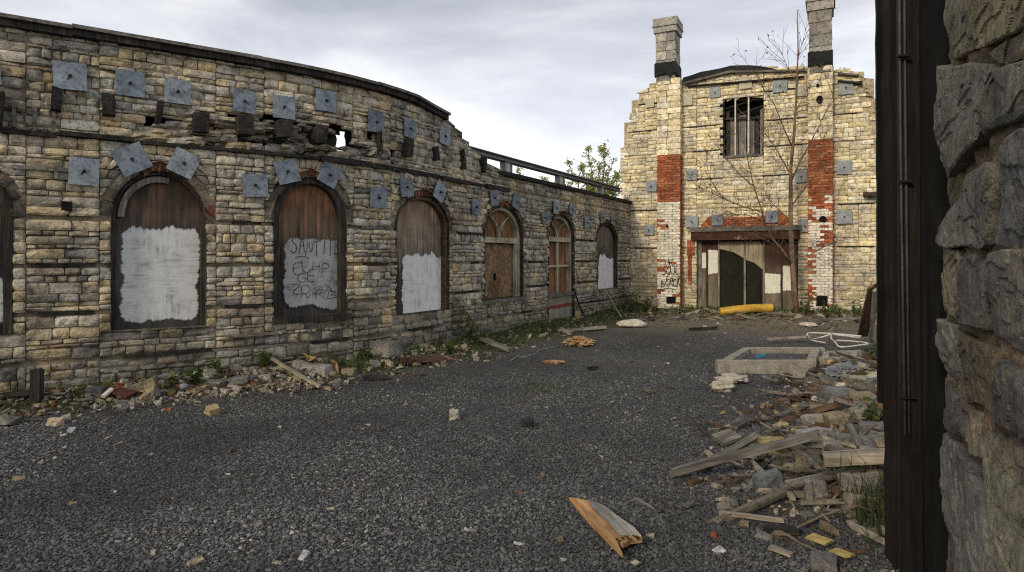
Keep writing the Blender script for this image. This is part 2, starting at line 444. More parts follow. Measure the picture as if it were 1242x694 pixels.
def arch_sheet(mb, fr, op, inset, d, th=.02, col=(.5, .5, .5), v0=None, v1=None, n=18):
    """filled board with the shape of the opening, cut in level strips"""
    v0 = op.v0 if v0 is None else v0
    top = op.top-inset; v1 = top if v1 is None else v1
    lv = [v0]+[op.vs+(top-op.vs)*math.sin(math.pi/2*i/12) for i in range(13)]
    lv = sorted(set([min(max(q, v0), v1) for q in lv]+[v1]))
    fr_, fs = [], []
    for v in lv:
        if v <= op.vs: h = op.hw-inset
        else: h = (op.hw-inset)*math.sqrt(max(0, 1-((v-op.vs)/(top-op.vs))**2))
        h = max(h, .004)
        for uu, dd in ((op.uc-h, d), (op.uc+h, d), (op.uc+h, d-th), (op.uc-h, d-th)):
            fr_.append(fr.P(uu, v, dd))
    for i in range(len(lv)-1):
        a, b = i*4, i*4+4
        for k in range(4): fs.append((a+k, a+(k+1) % 4, b+(k+1) % 4, b+k))
    fs += [(3, 2, 1, 0), tuple(len(fr_)-4+k for k in range(4))]
    mb.add(fr_, fs, col)

def pick(r, pal):
    t = r.random()*sum(w for w, _ in pal)
    for w, c in pal:
        t -= w
        if t <= 0: break
    k = r.uniform(.86, 1.14); h = r.uniform(-.03, .03)
    return (c[0]*k*(1+h), c[1]*k, c[2]*k*(1-h))

def masonry(mb, core, fr, ua, ub, levels, ops, topf, palf, r, gap=.016, hmin=.10, hmax=.22, wmin=.18, wmax=.55,
            recess=lambda u, v: 0.0, string=.05, nu=5, nv=3, bulge=.022, amp=.014, depth=.09, botf=lambda u: -.3, P=None,
            fast=None, facet=0.0, sharp=9):
    P = P or fr.P
    marks = sorted({ua, ub}|{q for o in ops for q in (o.u0-o.ring, o.u1+o.ring)})
    marks = [m for m in marks if ua-1e-6 <= m <= ub+1e-6]
    for va, vb in zip(levels, levels[1:]):
        for pa, pb in zip(marks, marks[1:]):
            op = next((o for o in ops if o.u0-o.ring-1e-6 <= pa and pb <= o.u1+o.ring+1e-6 and o.v0 < vb and o.top+o.ring > va), None)
            # split piers in panels so courses do not run through
            cuts = [pa]
            if op is None:
                while pb-cuts[-1] > 2.2: cuts.append(cuts[-1]+r.uniform(.8, 1.7))
            cuts.append(pb)
            for qa, qb in zip(cuts, cuts[1:]):
                lv = [va]
                hard = [] if op is None else [q for q in (op.v0, op.vs, op.top+op.ring) if va+.04 < q < vb-.04]
                for hv in hard+[vb-string]:
                    while hv-lv[-1] > hmax+hmin*.6: lv.append(lv[-1]+r.uniform(hmin, hmax))
                    if hv-lv[-1] > hmax*1.15: lv.append((hv+lv[-1])/2)
                    lv.append(hv)
                for ra, rb in zip(lv, lv[1:]):
                    if rb-ra < .03: continue
                    mid = (ra+rb)/2
                    if op is None or rb <= op.v0+.02 or ra >= op.top+op.ring-.02: spans = [(qa, qa, qb, qb)]
                    elif mid < op.vs: spans = [(qa, qa, op.u0, op.u0), (op.u1, op.u1, qb, qb)]
                    else:
                        wa, wb = op.half(ra, op.ring), op.half(rb, op.ring)
                        spans = [(qa, qa, op.uc-wa, op.uc-wb), (op.uc+wa, op.uc+wb, qb, qb)]
                    for La, Lb, Ra, Rb in spans:
                        wt = max(Ra-La, Rb-Lb)
                        if wt < .05: continue
                        n = max(1, round(wt/r.uniform(wmin, wmax)*1.0)); x = [0.0]
                        ws = [r.uniform(.6, 1.4) for _ in range(n)]; tot = sum(ws)
                        for w in ws: x.append(x[-1]+w/tot)
                        for f0, f1 in zip(x, x[1:]):
                            a0, a1 = La+(Ra-La)*f0, La+(Ra-La)*f1; b0, b1 = Lb+(Rb-Lb)*f0, Lb+(Rb-Lb)*f1
                            h = gap/2
                            q = [[a0+h, ra+h], [a1-h, ra+h], [b1-h, rb-h], [b0+h, rb-h]]
                            for k in (2, 3): q[k][1] = min(q[k][1], topf(q[k][0]))
                            if min(q[2][1]-q[1][1], q[3][1]-q[0][1]) < .03: continue
                            if q[1][0]-q[0][0] < .03:
                                if q[2][0]-q[3][0] < .05: continue
                                q[1][0] = q[0][0]+.012
                            if q[2][0]-q[3][0] < .012: q[2][0] = q[3][0]+.012
                            uc, vc = (a0+b1)/2, (ra+rb)/2
                            if vc < botf(uc): continue
                            rc = recess(uc, vc)
                            if rc is None: continue
                            N = fast(uc) if fast else (nu, nv)
                            w = a1-a0
                            stone(mb, P, q, r.uniform(-.014, .016)-rc, depth, palf(uc, vc), r, max(3, int(N[0]*min(1.5, .5+w/.5))), N[1], bulge, amp, facet=facet, sharp=sharp, cmin=.5)

def core_wall(mb, fr, ua, ub, va, vb, ops, front, back, col, topf, step_u=.25, step_v=.08, skip=lambda u, v, side: False, rough=.012):
    """mortar body behind the stones: front and back skins with the openings left out"""
    nu = max(1, int((ub-ua)/step_u))
    ed = sorted({ua+(ub-ua)*i/nu for i in range(nu+1)}|{q for o in ops for q in (o.u0, o.u1)})
    nv = int((vb-va)/step_v)
    for j in range(nv):
        v0, v1 = va+(vb-va)*j/nv, va+(vb-va)*(j+1)/nv
        for u0, u1 in zip(ed, ed[1:]):
            um = (u0+u1)/2
            t0, t1 = topf(u0), topf(u1)
            if v0 > max(t0, t1)-.02: continue
            pieces = [(u0, u1, u0, u1)]
            for o in ops:
                if o.u0-1e-6 <= um <= o.u1+1e-6 and o.v0-.0 <= (v0+v1)/2 <= o.top:
                    ha, hb = o.half(v0), o.half(v1); np_ = []
                    for (x0, x1, y0, y1) in pieces:
                        np_.append((x0, min(x1, o.uc-ha), y0, min(y1, o.uc-hb)))
                        np_.append((max(x0, o.uc+ha), x1, max(y0, o.uc+hb), y1))
                    pieces = [p for p in np_ if p[1]-p[0] > .002 or p[3]-p[2] > .002]
                    pieces = [(p[0], max(p[0], p[1]), p[2], max(p[2], p[3])) for p in pieces]
            for (x0, x1, y0, y1) in pieces:
                w0, w1 = min(v1, t0), min(v1, t1)
                if skip(um, (v0+v1)/2, 'f') is False:
                    k = [noise.noise(Vector((a*5, b*7, 3)))*rough for a, b in ((x0, v0), (x1, v0), (y1, w1), (y0, w0))]
                    mb.add([fr.P(x0, v0, front+k[0]), fr.P(x1, v0, front+k[1]), fr.P(y1, w1, front+k[2]), fr.P(y0, w0, front+k[3])], [(0, 1, 2, 3)], col(um, v0))
                if skip(um, (v0+v1)/2, 'b') is False:
                    mb.add([fr.P(x0, v0, back), fr.P(x1, v0, back), fr.P(y1, w1, back), fr.P(y0, w0, back)], [(3, 2, 1, 0)], col(um, v0))
    for u0, u1 in zip(ed, ed[1:]):
        t0, t1 = min(vb, topf(u0)), min(vb, topf(u1))
        mb.add([fr.P(u0, t0, front), fr.P(u1, t1, front), fr.P(u1, t1, back), fr.P(u0, t0, back)], [(0, 1, 2, 3)], col(u0, t0))
    for u in (ua, ub):
        t = min(vb, topf(u)); mb.add([fr.P(u, va, front), fr.P(u, t, front), fr.P(u, t, back), fr.P(u, va, back)], [(0, 1, 2, 3)], col(u, va))

def reveal(mb, fr, op, d0, d1, col):
    A = op.outline(0)
    A = [A[-1]]+A if False else A+[A[0]]
    vs = []
    for u, v in A: vs += [fr.P(u, v, d0), fr.P(u, v, d1)]
    mb.add(vs, [(2*i, 2*i+1, 2*i+3, 2*i+2) for i in range(len(A)-1)], col)

def voussoirs(mb, fr, op, r, palf, red=None, n=None, d=.02):
    n = n or max(9, int(math.pi*op.hw/.16)); n |= 1
    for i in range(n):
        a0 = math.pi*(1-i/n)-.012; a1 = math.pi*(1-(i+1)/n)+.012
        am = (a0+a1)/2
        isr = red and abs(am-math.pi/2) < red
        ri, ro = 0.0, op.ring*(1.15 if isr else r.uniform(.85, 1.1))
        def pt(a, e): return [op.uc+(op.hw+e)*math.cos(a), op.vs+(op.top+e-op.vs)*math.sin(a)]
        q = [pt(a0, ri), pt(a1, ri), pt(a1, ro), pt(a0, ro)]
        if isr:
            for k in range(2):
                f0, f1 = k/2+.03, (k+1)/2-.03
                L = lambda p, s, f: [p[0]*(1-f)+s[0]*f, p[1]*(1-f)+s[1]*f]
                q2 = [L(q[0], q[1], f0), L(q[0], q[1], f1), L(q[3], q[2], f1), L(q[3], q[2], f0)]
                stone(mb, fr.P, q2, d, .1, pick(r, [(3, (.24, .075, .04)), (2, (.15, .055, .035))]), r, 3, 3, .006, .006, .004)
        else:
            stone(mb, fr.P, q, d+r.uniform(-.02, .03), .12, palf(op.uc, 2.2), r, 4, 4, .02, .014)

# ------------------------------------------------------------------ ground
def seg_d(x, y, a, b):
    ax, ay = a; bx, by = b; ex, ey = bx-ax, by-ay
    f = max(0, min(1, ((x-ax)*ex+(y-ay)*ey)/(ex*ex+ey*ey)))
    return math.hypot(x-ax-ex*f, y-ay-ey*f), f

def wall_dist(x, y):
    return min(seg_d(x, y, LW.p[i], LW.p[i+1])[0] for i in range(0, len(LW.p)-1))

def sm(e0, e1, x):
    t = max(0, min(1, (x-e0)/(e1-e0))); return t*t*(3-2*t)

def pile(x, y):
    d, f = seg_d(x, y, (2.75, 4.6), (5.9, 10.3))
    return math.exp(-(d/.75)**2)*(1-.35*f)

def gz(x, y):
    z = .035*noise.noise(Vector((x*.35, y*.35, 0)))+.012*noise.noise(Vector((x*1.7, y*1.7, 5)))
    z += .30*pile(x, y)*(1+.4*noise.noise(Vector((x*2.2, y*2.2, 8))))
    if -9 < x < 6 and 3 < y < 25:
        z += .16*math.exp(-(wall_dist(x, y)/.55)**2)*(1+.5*noise.noise(Vector((x*1.6, y*1.6, 2))))
    gd, gf = seg_d(x, y, GW.p[0], GW.p[1])
    z += .13*math.exp(-(gd/1.4)**2)+.16*math.exp(-(math.hypot(x-9.6, y-18.2)/1.6)**2)
    return z

def g(px, py, lift=0.0):
    """ground point seen at a photo pixel"""
    k = py-HOR; Y = F*EYE/k
    for _ in range(12):
        Y = .5*Y+.5*F*(EYE-gz((px-CX)*Y/F, Y))/k
    X = (px-CX)*Y/F
    return Vector((X, Y, gz(X, Y)+lift))

def at(px, py, Y): return Vector(((px-CX)*Y/F, Y, EYE+(HOR-py)*Y/F))

def build_ground():
    def axis(lo, hi, step, far):
        inner = list(np.arange(lo, hi+1e-6, step)); a = []; d = step; x = hi
        while x < far: d *= 1.5; x += d; a.append(x)
        b = []; d = step; x = lo
        while x > -far: d *= 1.5; x -= d; b.append(x)
        return b[::-1]+inner+a
    xs = axis(-9, 13, .13, 900); ys = axis(1.5, 25, .13, 900)
    mb = MB(); n = len(xs)
    for y in ys:
        for x in xs:
            inn = -12 < x < 16 and -2 < y < 30
            mb.v.append((x, y, gz(x, y) if inn else 0))
            dirt = moss = sunlit_dust = 0
            if inn:
                wd = wall_dist(x, y) if y < 26 else 9
                gd, _ = seg_d(x, y, GW.p[0], GW.p[1])
                p = pile(x, y)
                dirt = max(sm(.25, .7, p), .8*sm(1.1, .35, wd)*sm(9, 12, y), .5*sm(.8, .3, wd))
                sunlit_dust = .95*sm(8.5, 1.5, gd)*(1-sm(.1, .5, p))  # dusty ground before the gable, its sunlight painted into the colour
                moss = max(.62*sm(1.3, .4, wd), .75*sm(1.2, .3, gd), .35*sm(.55, .3, abs(wd-1.0))*sm(12, 15, y))
            mb.c.append((dirt, moss, sunlit_dust))
    for j in range(len(ys)-1):
        for i in range(n-1):
            mb.f.append((j*n+i, j*n+i+1, (j+1)*n+i+1, (j+1)*n+i))
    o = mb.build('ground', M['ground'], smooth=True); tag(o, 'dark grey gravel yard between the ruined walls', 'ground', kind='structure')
    return o
GROUND = build_ground()

def build_gravel():
    r = np.random.default_rng(5)
    P = []
    for y0, y1, den in ((3.2, 5, 5200), (5, 7, 3000), (7, 10, 1300), (10, 15, 330), (15, 20, 60)):
        xl, xr = -.80*y1, .62*y1
        n = int(den*(y1-y0)*(xr-xl))
        x = r.uniform(xl, xr, n); y = r.uniform(y0, y1, n)
        for a, b in zip(x, y):
            if abs(a) < .82*b+.2: P.append((a, b))
    vs = []
    for a, b in P:
        wd = wall_dist(a, b) if a < 5 else 9
        if wd < .75 or (a < 3.5 and (LW.p[-1]-LW.p[-2]).cross(Vector((a, b))-LW.p[-2]) > -.3 and b > 12): continue
        if (LW.p[1]-LW.p[0]).cross(Vector((a, b))-LW.p[0]) > -.6 : continue
        if pile(a, b) > .5: continue
        vs.append((a, b, gz(a, b)+.004))
    n = len(vs)
    me = bpy.data.meshes.new('gravel'); me.from_pydata(vs, [], [])
    tone = me.attributes.new('tone', 'FLOAT', 'POINT'); t0 = np.array([.82+.6*noise.noise(Vector((a*.5, b*.8, 2)))+.25*noise.noise(Vector((a*2, b*2.6, 6))) for a, b, c in vs])
    tone.data.foreach_set('value', r.random(n)*np.clip(t0, .45, 1.0).astype(np.float32))
    sz = me.attributes.new('size', 'FLOAT_VECTOR', 'POINT')
    base = np.clip(r.lognormal(math.log(.0074), .36, n), .004, .024)
    s = np.stack([base*r.uniform(.8, 1.5, n), base*r.uniform(.7, 1.2, n), base*r.uniform(.45, .9, n)], 1).astype(np.float32)
    sz.data.foreach_set('vector', s.ravel())
    rt = me.attributes.new('turn', 'FLOAT_VECTOR', 'POINT')
    q = np.stack([r.uniform(-.6, .6, n), r.uniform(-.6, .6, n), r.uniform(0, 6.28, n)], 1).astype(np.float32)
    rt.data.foreach_set('vector', q.ravel())
    ob = bpy.data.objects.new('gravel', me); COL.objects.link(ob); me.materials.append(M['chip'])
    tag(ob, 'loose dark grey gravel chips covering the yard', 'gravel', kind='stuff')
    ng = bpy.data.node_groups.new('gravel_scatter', 'GeometryNodeTree')
    ng.interface.new_socket('Geometry', in_out='INPUT', socket_type='NodeSocketGeometry')
    ng.interface.new_socket('Geometry', in_out='OUTPUT', socket_type='NodeSocketGeometry')
    N = ng.nodes; L = ng.links
    gi = N.new('NodeGroupInput'); go = N.new('NodeGroupOutput')
    ico = N.new('GeometryNodeMeshIcoSphere'); ico.inputs['Radius'].default_value = 1; ico.inputs['Subdivisions'].default_value = 1
    pos = N.new('GeometryNodeInputPosition'); nz = N.new('ShaderNodeTexNoise'); nz.inputs['Scale'].default_value = 1.1
    nz.noise_dimensions = '3D'
    sb = N.new('ShaderNodeVectorMath'); sb.operation = 'SUBTRACT'; sb.inputs[1].default_value = (.5, .5, .5)
    sc = N.new('ShaderNodeVectorMath'); sc.operation = 'SCALE'; sc.inputs['Scale'].default_value = 1.7
    sp = N.new('GeometryNodeSetPosition'); sm_ = N.new('GeometryNodeSetMaterial'); sm_.inputs['Material'].default_value = M['chip']
    L.new(pos.outputs[0], nz.inputs['Vector']); L.new(nz.outputs['Color'], sb.inputs[0]); L.new(sb.outputs[0], sc.inputs[0])
    L.new(ico.outputs['Mesh'], sp.inputs['Geometry']); L.new(sc.outputs[0], sp.inputs['Offset'])
    L.new(sp.outputs[0], sm_.inputs['Geometry'])
    ip = N.new('GeometryNodeInstanceOnPoints')
    m2p = N.new('GeometryNodeMeshToPoints')
    L.new(gi.outputs[0], m2p.inputs[0]); L.new(m2p.outputs[0], ip.inputs['Points'])
    L.new(sm_.outputs[0], ip.inputs['Instance'])
    for nm, sk in (('size', 'Scale'), ('turn', 'Rotation')):
        na = N.new('GeometryNodeInputNamedAttribute'); na.data_type = 'FLOAT_VECTOR'; na.inputs['Name'].default_value = nm
        L.new(na.outputs['Attribute'], ip.inputs[sk])
    L.new(ip.outputs[0], go.inputs[0])
    md = ob.modifiers.new('scatter', 'NODES'); md.node_group = ng
    return ob
build_gravel()
# ------------------------------------------------------------------ strokes for hand-drawn letters
GL = {
 'S': [[(1, .88), (.6, 1), (.1, .86), (.12, .6), (.85, .42), (.92, .14), (.4, 0), (0, .12)]],
 'A': [[(0, 0), (.5, 1), (1, 0)], [(.2, .38), (.85, .42)]], 'N': [[(0, 0), (.05, 1), (.9, 0), (1, 1)]],
 'T': [[(0, .95), (1, 1)], [(.5, 1), (.5, 0)]], 'I': [[(.5, 1), (.45, 0)]], 'U': [[(0, 1), (.05, .15), (.5, 0), (.95, .15), (1, 1)]],
 'B': [[(0, 0), (0, 1), (.8, .85), (.7, .6), (0, .52), (.95, .38), (.9, .1), (0, 0)]],
 'E': [[(1, 1), (0, .95), (.05, 0), (1, .05)], [(0, .5), (.8, .55)]], 'L': [[(0, 1), (.05, 0), (1, .05)]],
 'H': [[(0, 1), (.05, 0)], [(1, 1), (.95, 0)], [(0, .5), (1, .55)]], 'P': [[(0, 0), (.05, 1), (.95, .85), (.85, .5), (0, .45)]],
 'G': [[(1, .85), (.5, 1), (.05, .7), (.05, .25), (.5, 0), (1, .15), (1, .5), (.6, .5)]],
 'D': [[(0, 0), (.05, 1), (.7, .9), (1, .5), (.7, .1), (0, 0)]], 'Z': [[(0, .95), (1, 1), (.05, .05), (1, 0)]],
 'F': [[(0, 0), (0, 1), (1, 1)], [(0, .55), (.8, .6)]], 'O': [[(.5, 1), (0, .6), (.1, .15), (.5, 0), (1, .3), (.95, .75), (.5, 1)]],
 'R': [[(0, 0), (.05, 1), (.95, .85), (.85, .55), (.05, .5), (1, 0)]], 'C': [[(1, .85), (.5, 1), (0, .55), (.3, .05), (1, .12)]],
 'K': [[(0, 1), (.03, 0)], [(1, 1), (.05, .5), (1, 0)]], '~': [[(0, .3), (.3, .9), (.6, .1), (1, .7)]],
 '_': [[(0, .5), (.5, .7), (1, .3)]], ' ': []}

def write(mb, P, text, u, v, w, h, th, d, r):
    n = len(text); cw = w/n
    u00, v00, h00 = u, v, h
    for i, ch in enumerate(text):
        v = v00+h00*r.uniform(-.14, .14); h = h00*r.uniform(.8, 1.25); u = u00+cw*r.uniform(-.1, .1); th_ = th; sl = r.uniform(-.1, .25)*h
        for pl in GL[ch]:
            pts = [Vector((u+sl*y+(i+.1+.8*(x+r.uniform(-.09, .09)))*cw, v+h*(y+r.uniform(-.04, .04)))) for x, y in pl]
            # smooth once
            q = [pts[0]]
            for a, b in zip(pts, pts[1:]): q += [a*.75+b*.25, a*.25+b*.75]
            q.append(pts[-1])
            for k, (a, b) in enumerate(zip(q, q[1:])):
                e = (b-a)
                if e.length < 1e-5: continue
                t = e.normalized()*th*.4; m = Vector((-e.y, e.x)).normalized()*th*r.uniform(.42, .6)
                dd = d+.0004*(k % 5)+.002*i/n
                mb.add([P(*(c), dd) for c in (a-t-m, b+t-m, b+t+m, a-t+m)], [(0, 1, 2, 3)])

def brush_patch(mb, P, u0, u1, v0, v1, d, r, n=8, jt=.10, jb=.12):
    """painted area: a sheet whose vertices carry the distance to a wavy painted edge; the material brushes that edge out"""
    W, H = u1-u0, v1-v0; sd = r.uniform(0, 50); e = .05; N = max(20, int((W+.1)/.02)); Q = max(20, int((H+.1)/.025)); o = len(mb.v)
    for j in range(Q+1):
        for i in range(N+1):
            x, y = -e+(W+2*e)*i/N, -e+(H+2*e)*j/Q
            w = lambda a, k: noise.noise(Vector((a*7, k, sd)))*.6+noise.noise(Vector((math.floor(a/.06)*.37, k+5, sd)))*.55
            f = min(max(x/W, 0), 1)
            big = lambda a, k: noise.noise(Vector((a*2.6, k*3.7, sd+11)))
            top = H-y-jt*(.45+.7*w(x, 1)+.9*big(x, 1))-jt*.5*(2*abs(f-.42))**3; bot = y-jb*(.35+.6*w(x, 2)+.8*big(x, 2)); ks = min(1, W/1.2); lf = x-.05*ks*(.7+w(y, 3)+1.4*big(y, 3)); rt = W-x-.06*ks*(.8+w(y, 4)+1.4*big(y, 4))
            v, h = min(top, bot), min(lf, rt); q = min(v, h)
            cr = min(.10, .1*W)
            if v < cr and h < cr: q = min(q, cr-math.hypot(cr-v, cr-h))
            mb.v.append(tuple(P(u0+x, v0+y, d))); mb.c.append((max(0, min(1, .5+q*9)) if max(-x, -y, x-W, y-H) < e*.98 else 0, 1.0 if h < v else 0.0, 0))
    mb.f += [(o+j*(N+1)+i, o+j*(N+1)+i+1, o+(j+1)*(N+1)+i+1, o+(j+1)*(N+1)+i) for j in range(Q) for i in range(N)]

def plate(parent, fr, px, py, size, rot, d, r, mat=None, bolt=True, tint=1.0):
    """square steel anchor plate; size in metres, rot in degrees"""
    uc, vc = fr.uv(px, py, d); mb = MB(); c, s = math.cos(R(rot)), math.sin(R(rot))
    h = size/2; n = 3; th = .018; q = []
    bend = [r.uniform(-.012, .012) for _ in range(4)]; w = h*r.uniform(.94, 1.05)
    for side in (0, 1):
        for j in range(n):
            for i in range(n):
                x, y = (i/(n-1)*2-1)*w, (j/(n-1)*2-1)*h
                bd = bend[(0 if x < 0 else 1)+(0 if y < 0 else 2)]*abs(x*y)/(h*h)
                q.append(fr.P(uc+x*c-y*s, vc+x*s+y*c, d+bd-(th if side else 0)))
    f = []
    for j in range(n-1):
        for i in range(n-1):
            a = j*n+i; f.append((a, a+1, a+n+1, a+n)); b = a+n*n; f.append((b+n, b+n+1, b+1, b))
    rim = [j for j in range(n)]+[n-1+n*k for k in range(1, n)]+[n*n-2-k for k in range(n-1)]+[n*(n-1-k) for k in range(1, n-1)]
    for a, b in zip(rim, rim[1:]+rim[:1]): f.append((b, a, a+n*n, b+n*n))
    mb.add(q, f)
    o = mb.build('anchor_plate', mat or M['plate'], parent)
    if bolt:
        b = MB(); k = 8; tip = (r.uniform(-.035, .04), r.uniform(-.06, -.02))
        for dd, rad, off in ((d-.01, .022, (0, 0)), (d+.02, .022, (0, 0))):
            for i in range(k): b.v.append(tuple(fr.P(uc+rad*math.cos(i*6.283/k), vc+rad*math.sin(i*6.283/k), dd))); b.c.append((.1, .1, .1))
        b.f += [(i, (i+1) % k, k+(i+1) % k, k+i) for i in range(k)]+[tuple(range(k, 2*k))]
        base = len(b.v)
        for dd, rad, off in ((d+.015, .011, (0, 0)), (d+.07, .010, tip)):
            for i in range(6): b.v.append(tuple(fr.P(uc+off[0]+rad*math.cos(i*1.047), vc+off[1]+rad*math.sin(i*1.047), dd))); b.c.append((.1, .1, .1))
        b.f += [(base+i, base+(i+1) % 6, base+6+(i+1) % 6, base+6+i) for i in range(6)]+[tuple(range(base+6, base+12))]
        b.build('bolt', M['iron'], o)
    return o

# ------------------------------------------------------------------ the long left wall
WALL_L = empty('ruined_stone_wall', (0, 0, 0), 'long ruined limestone wall with a row of boarded arched windows and steel anchor plates', 'wall')
rl = random.Random(21)
TAN, OCH, GRY, LGT, DRK, BRN = (.535, .46, .325), (.56, .46, .275), (.475, .44, .365), (.58, .54, .43), (.30, .275, .235), (.43, .36, .26)

def opening(x0, x1, yt, ys, yb, ring=.13):
    u0, u1 = LW.u_of(x0), LW.u_of(x1); um = (x0+x1)/2
    v = lambda y: LW.uv(um, y)[1]
    return Opening(u0, u1, v(yb), v(ys), v(yt), ring)
W0 = opening(-75, 15, 208, 262, 408); W1 = opening(135, 250, 207, 264, 400); W2 = opening(332, 421, 215, 268, 388)
W3 = opening(481, 545, 237, 276, 379); W4 = opening(588, 635, 250, 288, 362, .12); W5 = opening(666, 697, 261, 289, 391, .11)
W6 = opening(724, 749, 270, 292, 351, .10)
OPS = [W0, W1, W2, W3, W4, W5, W6]
UT = LW.u_of(537); UE = LW.u_of(612)
def topL(u):
    n = .05*noise.noise(Vector((u*2.5, 3, 0)))
    if u < UT: return 4.5+.3*n
    if u < UE:
        f = (u-UT)/(UE-UT); st = [4.42, 4.3, 4.14, 4.0, 3.86, 3.8, 3.74, 3.62]
        return st[min(7, int(f*8))]+n*2
    return 3.57
US0, US1 = LW.u_of(176), LW.u_of(478)
HU, HV = LW.uv(417, 171)
def in_scar(u, v):
    if not US0 < u < US1: return False
    f = (u-US0)/(US1-US0)
    lo = 3.33+.05*noise.noise(Vector((u*2, 0, 4))); hi = 3.62+.20*math.sin(math.pi*min(1, f*1.1))+.30*noise.noise(Vector((u*2.9, 0, 9)))
    return lo < v < hi
def recL(u, v):
    if abs(u-HU) < .17 and abs(v-HV) < .16: return None
    if in_scar(u, v): return None if rl.random() < .62 else rl.uniform(.05, .26)
    if v > 3.3: return .02
    for o in OPS:
        if o.u0 < u < o.u1 and v < o.v0: return rl.uniform(-.01, .035)
    return 0
def palL(u, v):
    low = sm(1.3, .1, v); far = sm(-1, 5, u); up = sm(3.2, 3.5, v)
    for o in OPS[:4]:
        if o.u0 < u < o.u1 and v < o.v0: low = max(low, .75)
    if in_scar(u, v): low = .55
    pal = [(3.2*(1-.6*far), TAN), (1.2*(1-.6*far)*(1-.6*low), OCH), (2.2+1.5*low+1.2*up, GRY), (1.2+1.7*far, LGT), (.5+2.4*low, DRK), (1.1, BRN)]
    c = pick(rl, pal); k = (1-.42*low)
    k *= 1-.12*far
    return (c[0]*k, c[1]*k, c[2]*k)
sb = MB()
UA, UB = -5.6, LW.u[-1]
LEV = [-.3, .5, 1.09, 1.68, 2.27, 3.30, 4.66]
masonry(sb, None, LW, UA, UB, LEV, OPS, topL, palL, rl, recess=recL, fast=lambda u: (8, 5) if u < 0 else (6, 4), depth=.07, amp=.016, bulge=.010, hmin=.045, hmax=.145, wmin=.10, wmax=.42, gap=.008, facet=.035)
ra = random.Random(5)
palV = lambda u, v: pick(ra, [(3, (.12, .10, .08)), (2, (.20, .165, .12)), (1, (.34, .30, .22)), (.6, (.20, .075, .045))])  # stones coloured dark so the recessed ring reads as a shaded gap
for o in OPS[:4]:
    voussoirs(sb, LW, o, ra, palV, red=.30, d=-.035)
for o in OPS[4:]: voussoirs(sb, LW, o, ra, palV, red=.22, d=-.02)
# broken lumps lying in the scar where the floor joists were torn out
for _ in range(230):
    u = ra.uniform(US0, US1); v = 3.32+ra.random()**1.6*.46
    if not in_scar(u, v) or (abs(u-HU) < .2 and abs(v-HV) < .2): continue
    w, h = ra.uniform(.05, .24), ra.uniform(.04, .15)
    stone(sb, LW.P, [(u-w, v-h/2), (u+w*.8, v-h*.6), (u+w, v+h/2), (u-w*.7, v+h*.4)], -ra.uniform(-.03, .22), .12, palL(u, v), ra, 4, 4, .05, .04)
sb.build('stonework', M['stone'], WALL_L)
cb = MB()
def skipL(u, v, side):
    if side == 'f' and in_scar(u, v): return True
    return abs(u-HU) < (.22 if side == 'f' else .8) and abs(v-HV) < (.2 if side == 'f' else .4)
core_wall(cb, LW, UA, UB, -.3, 4.66, OPS, -.045, -.62, lambda u, v: (.27, .225, .155), topL, skip=skipL, rough=.02)
core_wall(cb, LW, US0-.2, US1+.2, 3.25, 4.1, [], -.36, -.5, lambda u, v: (.07, .06, .045), lambda u: 4.1, step_u=.09, step_v=.07, rough=.05,
          skip=lambda u, v, s: bool(((u-HU-.21)/.11)**2+((v-HV-.05)/.16)**2 < 1+.6*noise.noise(Vector((u*9, v*9, 0)))) if s == 'f' else bool(abs(u-HU-.3) < .6 and abs(v-HV) < .4))
for o in OPS: reveal(cb, LW, o, .0, -.5, (.07, .06, .05))
cb.build('mortar_core', M['stone'], WALL_L)

# ledge where the upper floor sat: broken timber plate and projecting stones
lb = MB(); u = UA
while u < LW.u_of(604):
    w = ra.uniform(.5, 1.3)
    if ra.random() < .86:
        lb = MB(); fbox(lb, LW, u, u+w*.97, 3.235+ra.uniform(-.02, .02), 3.295+ra.uniform(-.015, .02), -.1, .03+ra.uniform(-.02, .05), n=2); lb.build('floor_plate', M['darkwood'], WALL_L)
    u += w
# bond timbers rotting in their grooves
for lv in LEV[1:5]:
    gaps = sorted([(o.u0-.16, o.u1+.16) for o in OPS if o.v0 < lv < o.top])
    x = UA
    for a, b in gaps+[(UB, UB)]:
        if a-x > .3:
            y = x+ra.uniform(0, .2)
            while y < a-.15:
                w = min(ra.uniform(.4, 1.6), a-y)
                if ra.random() < .8:
                    v = lv-.045+ra.uniform(-.012, .012); mb = MB(); fbox(mb, LW, y, y+w*.96, v, v+.042, -.1, ra.choice((-.03, -.015, .006, .014)), n=2); mb.build('bond_timber', M['darkwood'] if ra.random() < .75 else M['greywood'], WALL_L)
                y += w
        x = b
# torn joist ends
for px, y0, y1, w, d in ((-6, 110, 150, .1, .16), (68, 103, 134, .09, .14), (133, 115, 140, .12, .12), (193, 123, 148, .09, .13), (245, 134, 158, .17, .17), (299, 140, 162, .18, .17),
                         (345, 146, 167, .2, .15), (390, 152, 174, .17, .15), (463, 160, 183, .06, .1), (498, 168, 189, .08, .12), (533, 177, 195, .12, .1), (566, 182, 204, .13, .08), (588, 190, 208, .12, .06)):
    ua, va = LW.uv(px, y1, d); _, vb = LW.uv(px, y0, d); mb = MB(); s = ra.uniform(-.035, .035); d *= ra.uniform(.5, 1.4); w *= ra.uniform(.75, 1.25); y0 += ra.uniform(-3, 5)*(px > 200)
    pv = [LW.P(ua+a*w/2+(s if t else 0), vb+ra.uniform(-.04, .02) if t else va+ra.uniform(-.02, .02), d+ra.uniform(-.03, .03) if q else -.35) for t in (0, 1) for q, a in ((1, -1), (1, 1), (0, 1), (0, -1))]
    mb.add([pv[0], pv[1], pv[2], pv[3], pv[4], pv[5], pv[6], pv[7]], BOXF)
    mb.build('joist_stub', M['darkwood'], WALL_L)
